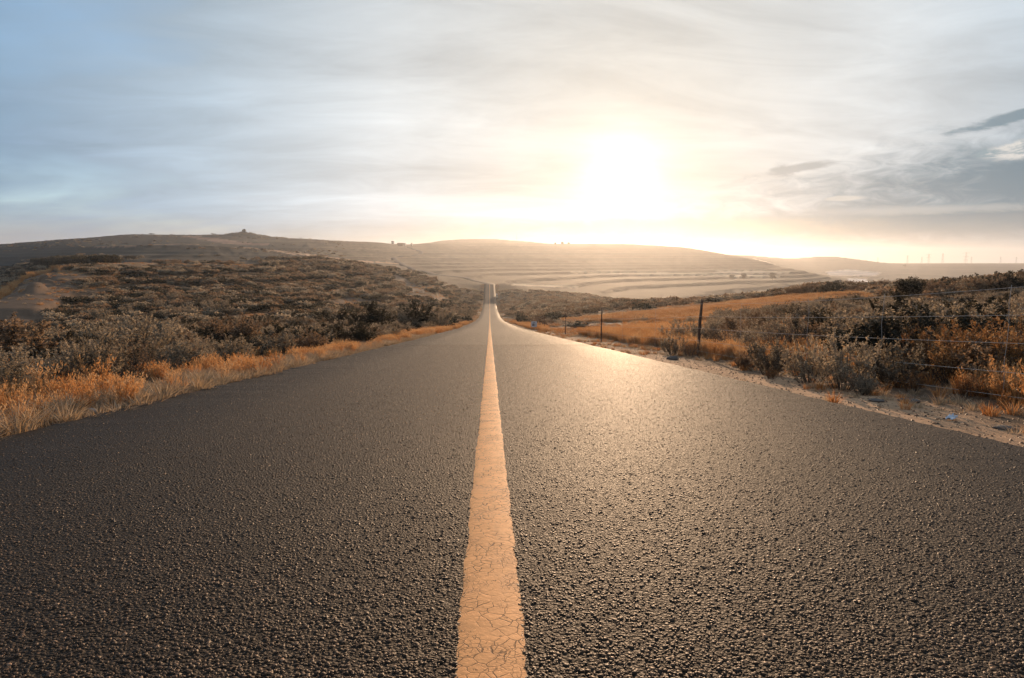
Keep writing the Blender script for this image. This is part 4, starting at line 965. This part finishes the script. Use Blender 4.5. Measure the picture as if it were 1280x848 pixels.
grass('left_verge_grass', -6.4, -3.35, 2.5, 30, 4300, lambda x, y, z, px, py: (x < edge(y)) & (fbm(x * .7, y * .45, 3, 91) - .06 * np.maximum(-5.2 - x, 0) ** 1.5 > .45) & (RNG.random(len(x)) < np.interp(-x, [3.4, 3.8, 4.8, 6.4], [.4, 1, .7, .15])), .25, .75, [0, 4, 1, 4, 2, 3, 5])
grass('left_verge_grass', -7.5, -3.35, 30, 140, 6000, lambda x, y, z, px, py: (x < edge(y)) & (fbm(x * .5, y * .25, 3, 92) > .42) & (RNG.random(len(x)) < np.interp(-x, [3.4, 3.8, 5.5, 9], [.6, 1, .5, .05])), .45, .95, [0, 1, 2, 3, 4], 1.7)
grass('left_verge_litter', -4.3, -3.25, 2.5, 40, 2600, lambda x, y, z, px, py: x < -3.3, .4, 1.0, [4, 5, 5], 1.3)
grass('right_verge_litter', 3.3, 5.4, 2.5, 60, 3000, lambda x, y, z, px, py: fbm(x * 1.5, y * .9, 3, 95) - .12 * (4.6 - x) > .5, .25, .6, [4, 5, 5, 2], 1.2)
grass('right_bank_grass', 4.4, 17, 4, 40, 36000, lambda x, y, z, px, py: (x > 4.9 + .5 * fbm(y * .7, y * 0, 2, 8) ) & (fbm(x * .5, y * .35, 3, 93) > .36) & ((px > 1080) | (RNG.random(len(x)) < .8)), .5, 1.0, [0, 1, 4, 2, 3, 4])
grass('right_meadow_grass', 4.2, 60, 20, 120, 60000, lambda x, y, z, px, py: (inpoly(px, py, COVER[7][0]) | inpoly(px, py, COVER[8][0]) | inpoly(px, py, COVER[9][0]) | inpoly(px, py, COVER[10][0])) & ~inpoly(px, py, COVER[6][0]), .5, 1.1, [4, 0, 4, 3], 2.6)
grass('right_verge_grass', 4.0, 9, 18, 150, 9000, lambda x, y, z, px, py: (fbm(x * .5, y * .25, 3, 94) > .47) & ~((px > 685) & (px < 880)), .4, .9, [0, 1, 2, 3], 1.5)
grass('dip_verge_grass', -5.6, 5.6, 110, 430, 6000, lambda x, y, z, px, py: (np.abs(x) > 3.45) & (fbm(x * .4, y * .15, 3, 97) > .38), .5, 1.0, [2, 4, 4, 5], 2.6)
def under(x, y, z, px, py): return (np.abs(x) > 5) & (px > -100) & (px < 1400) & (fbm(x * .15, y * .15, 3, 96) > .44) & (~((px < 60) & (py > 345) & (y > 70)) | (RNG.random(len(px)) < .25))
grass('scrub_undergrowth', -60, 50, 5, 70, 22000, under, .5, 1.0, [2, 4, 4, 0], 1.8)
grass('hillside_dry_grass', -220, 150, 60, 330, 26000, under, 1.0, 2.0, [2, 4, 4], 3.0)
# tall reeds along the crest on the far left
g0 = [ground(px_, py_ + 3, 60, 320) for px_, py_ in ((-60, 392), (0, 371), (18, 356), (36, 344), (60, 338), (90, 335), (112, 334))]
pp = np.array([(g.x, g.y) for g in g0]); t = np.linspace(0, len(pp) - 1, 480); rx = np.interp(t, range(len(pp)), pp[:, 0]) + RNG.normal(size=480) * .5; ry = np.interp(t, range(len(pp)), pp[:, 1]) + RNG.normal(size=480) * .9
s = RNG.uniform(2.2, 4.8, 480) * np.interp(t, [0, 5, 6], [1, .9, .5]); scatter('crest_reeds', np.stack([rx, ry, height(rx, ry) - .05], -1), RNG.choice([1, 3, 4, 4], 480), np.stack([s * 1.3, s * 1.3, s], -1), RNG.uniform(0, 6.28, 480), TUFTS)

# ------------------------------------------------------------------ gravel on the shoulders
def gravel():
    n_ = 5500; y = 2.2 + 26 * RNG.random(n_) ** 1.8; left = RNG.random(n_) < .3
    x = np.where(left, -3.3 - .8 * RNG.random(n_) ** 1.3, 3.26 + 1.5 * RNG.random(n_)); s = .005 + .010 * RNG.random(n_) ** 3
    V, Fc, at_ = stones(x, y, height(x, y) + s * .25, s, [(.30, .20, .13), (.46, .30, .19), (.20, .15, .11), (.52, .42, .33)], [.3, .4, .2, .1])
    tag(link('shoulder_gravel', mesh_np('shoulder_gravel', V, Fc, M['chips'], at_)), kind='stuff')
gravel()

# ------------------------------------------------------------------ far buildings, mast and pylons
def house(px, py, D, w, d, h, wallm, label, name='house', rot=0, tall=0):
    g = at(px, py, D); z = gz(g.x, g.y); o = empty(name, (g.x, g.y, z), rot); tag(o, label, 'house')
    boxes('wall', [((0, 0, h / 2 - .5), (w, d, h + 1))], M[wallm], o)
    V = np.array([(-w / 2 - .3, -d / 2 - .4, h), (w / 2 + .3, -d / 2 - .4, h), (w / 2 + .3, d / 2 + .4, h), (-w / 2 - .3, d / 2 + .4, h), (-w / 2 - .3, 0, h + d * .32), (w / 2 + .3, 0, h + d * .32)])
    rf = link('roof', mesh_np('roof', V, [np.array([(0, 1, 5, 4), (2, 3, 4, 5), (0, 3, 2, 1)]), np.array([(1, 2, 5), (3, 0, 4)])], M['roof']), o)
    boxes('chimney', [((w * .28, .2, h + d * .3), (.5, .5, 1.4))], M['brick'], rf)
    boxes('door', [((0, -d / 2 - .02, 1.05), (1.0, .08, 2.1))], M['door'], o)
    k = max(1, int(w // 4))
    for i in range(k):
        for sgn in (-1, 1):
            xw = sgn * (w * .5) * (i + .6) / k
            if abs(xw) < 1.2: continue
            boxes('window', [((xw, -d / 2 - .02, 1.8), (1.1, .07, 1.2))], M['glass'], o)
house(491, 308, 1440, 5.5, 5, 4.2, 'wall', 'small white house at the left end of the far village')
house(498.5, 308.5, 1440, 6, 5, 3.6, 'brick', 'dun house just right of the white gable in the far village')
house(502.5, 308.7, 1450, 7, 5, 4.0, 'brick', 'middle dun house of the far village')
house(506, 308.9, 1440, 4, 5, 3.2, 'wall', 'little pale shed right of the dun village houses')
house(514.5, 308, 1450, 2.6, 4, 4.6, 'wall', 'narrow white building at the right end of the far village', name='shed')
def mast():
    g = at(646, 298, 2100); z = gz(g.x, g.y); o = empty('radio_mast', (g.x, g.y, z)); tag(o, 'thin mast on the skyline to the left of the sun', 'mast')
    link('mast_pole', tube_mesh('mast_pole', [(0, 0, -1), (0, 0, 12), (0, 0, 24)], .3, M['steel'], 6, (.45, .35, .2)), o)
    boxes('antenna', [((0, 0, 20), (1.6, .5, .35)), ((0, 0, 17), (1.2, .5, .3))], M['steel'], o)
mast()
def pylon(px, top, bot, D, arms, label):
    g = at(px, bot, D); z = gz(g.x, g.y); h = CAMZ + D * ray(px, top)[1] - z; o = empty('pylon', (g.x, g.y, z), random.uniform(-.2, .2)); tag(o, label, 'pylon')
    def bars(nm, segs, r):
        V, Fc, k = [], [], 0
        for a, b in segs:
            a, b = np.array(a, float), np.array(b, float); t = unit(b - a); s = unit(np.cross(t, (.31, .9, .2))); u = np.cross(t, s)
            q = [s * r, u * r, -s * r, -u * r]; V += [a + w for w in q] + [b + w for w in q]; Fc += [(k + i, k + (i + 1) % 4, k + 4 + (i + 1) % 4, k + 4 + i) for i in range(4)]; k += 8
        link(nm, mesh_np(nm, np.array(V), np.array(Fc), M['steel']), o)
    bw, tw = h * .10, h * .022; W = lambda f: bw + (tw - bw) * min(1, f * 1.25)
    for sx, sy in ((1, 1), (-1, 1), (-1, -1), (1, -1)): bars('leg', [((sx * bw, sy * bw, -2), (sx * W(.5), sy * W(.5), h * .5)), ((sx * W(.5), sy * W(.5), h * .5), (sx * tw, sy * tw, h))], .15)
    br = []
    for i in range(8):
        f0, f1 = i / 8, (i + 1) / 8
        for s in (-1, 1): br += [((-W(f0), s * W(f0), h * f0), (W(f1), s * W(f1), h * f1)), ((W(f0), s * W(f0), h * f0), (-W(f1), s * W(f1), h * f1)), ((s * W(f0), -W(f0), h * f0), (s * W(f1), W(f1), h * f1))]
    bars('bracing', br, .08)
    for f, wd in arms: bars('cross_arm', [((-h * wd, 0, h * f), (h * wd, 0, h * f)), ((-h * wd, 0, h * f), (0, 0, h * (f + .06))), ((h * wd, 0, h * f), (0, 0, h * (f + .06)))], .15)
pylon(1207, 315.5, 329.5, 2500, [(.93, .36), (.66, .28), (.40, .22)], 'largest lattice pylon on the right skyline')
pylon(1160.5, 317.5, 329.5, 2650, [(.9, .26), (.68, .22)], 'second tallest pylon, left of the largest one')
pylon(1134, 319.7, 330, 2700, [(.95, .26)], 'leftmost clear pylon standing over the far hill')
pylon(1178, 316.8, 329.5, 2700, [(.9, .08)], 'thin pylon between the two tallest ones')
pylon(1250.5, 321, 329, 3300, [(.85, .2)], 'small pylon right of the largest one')
pylon(1270, 321.5, 329, 3300, [(.85, .14)], 'small pylon nearest the right edge')
pylon(1152, 321.5, 330, 3200, [(.85, .1)], 'faint small pylon just left of the second tallest')
pylon(1214, 321, 329.5, 3200, [(.85, .12)], 'faint small pylon just right of the largest')
pylon(1097, 322, 330, 3300, [(.85, .18)], 'faintest pylon above the right shoulder of the round hill')
def cairn():
    g = at(305, 288, 1300); rock(0, 0, 7, 6, 'small dark cairn on the tip of the conical summit', 'rockg', 'cairn', 'cairn', seed=30, g=Vector((g.x, g.y, gz(g.x, g.y) - 3.6)))
cairn()
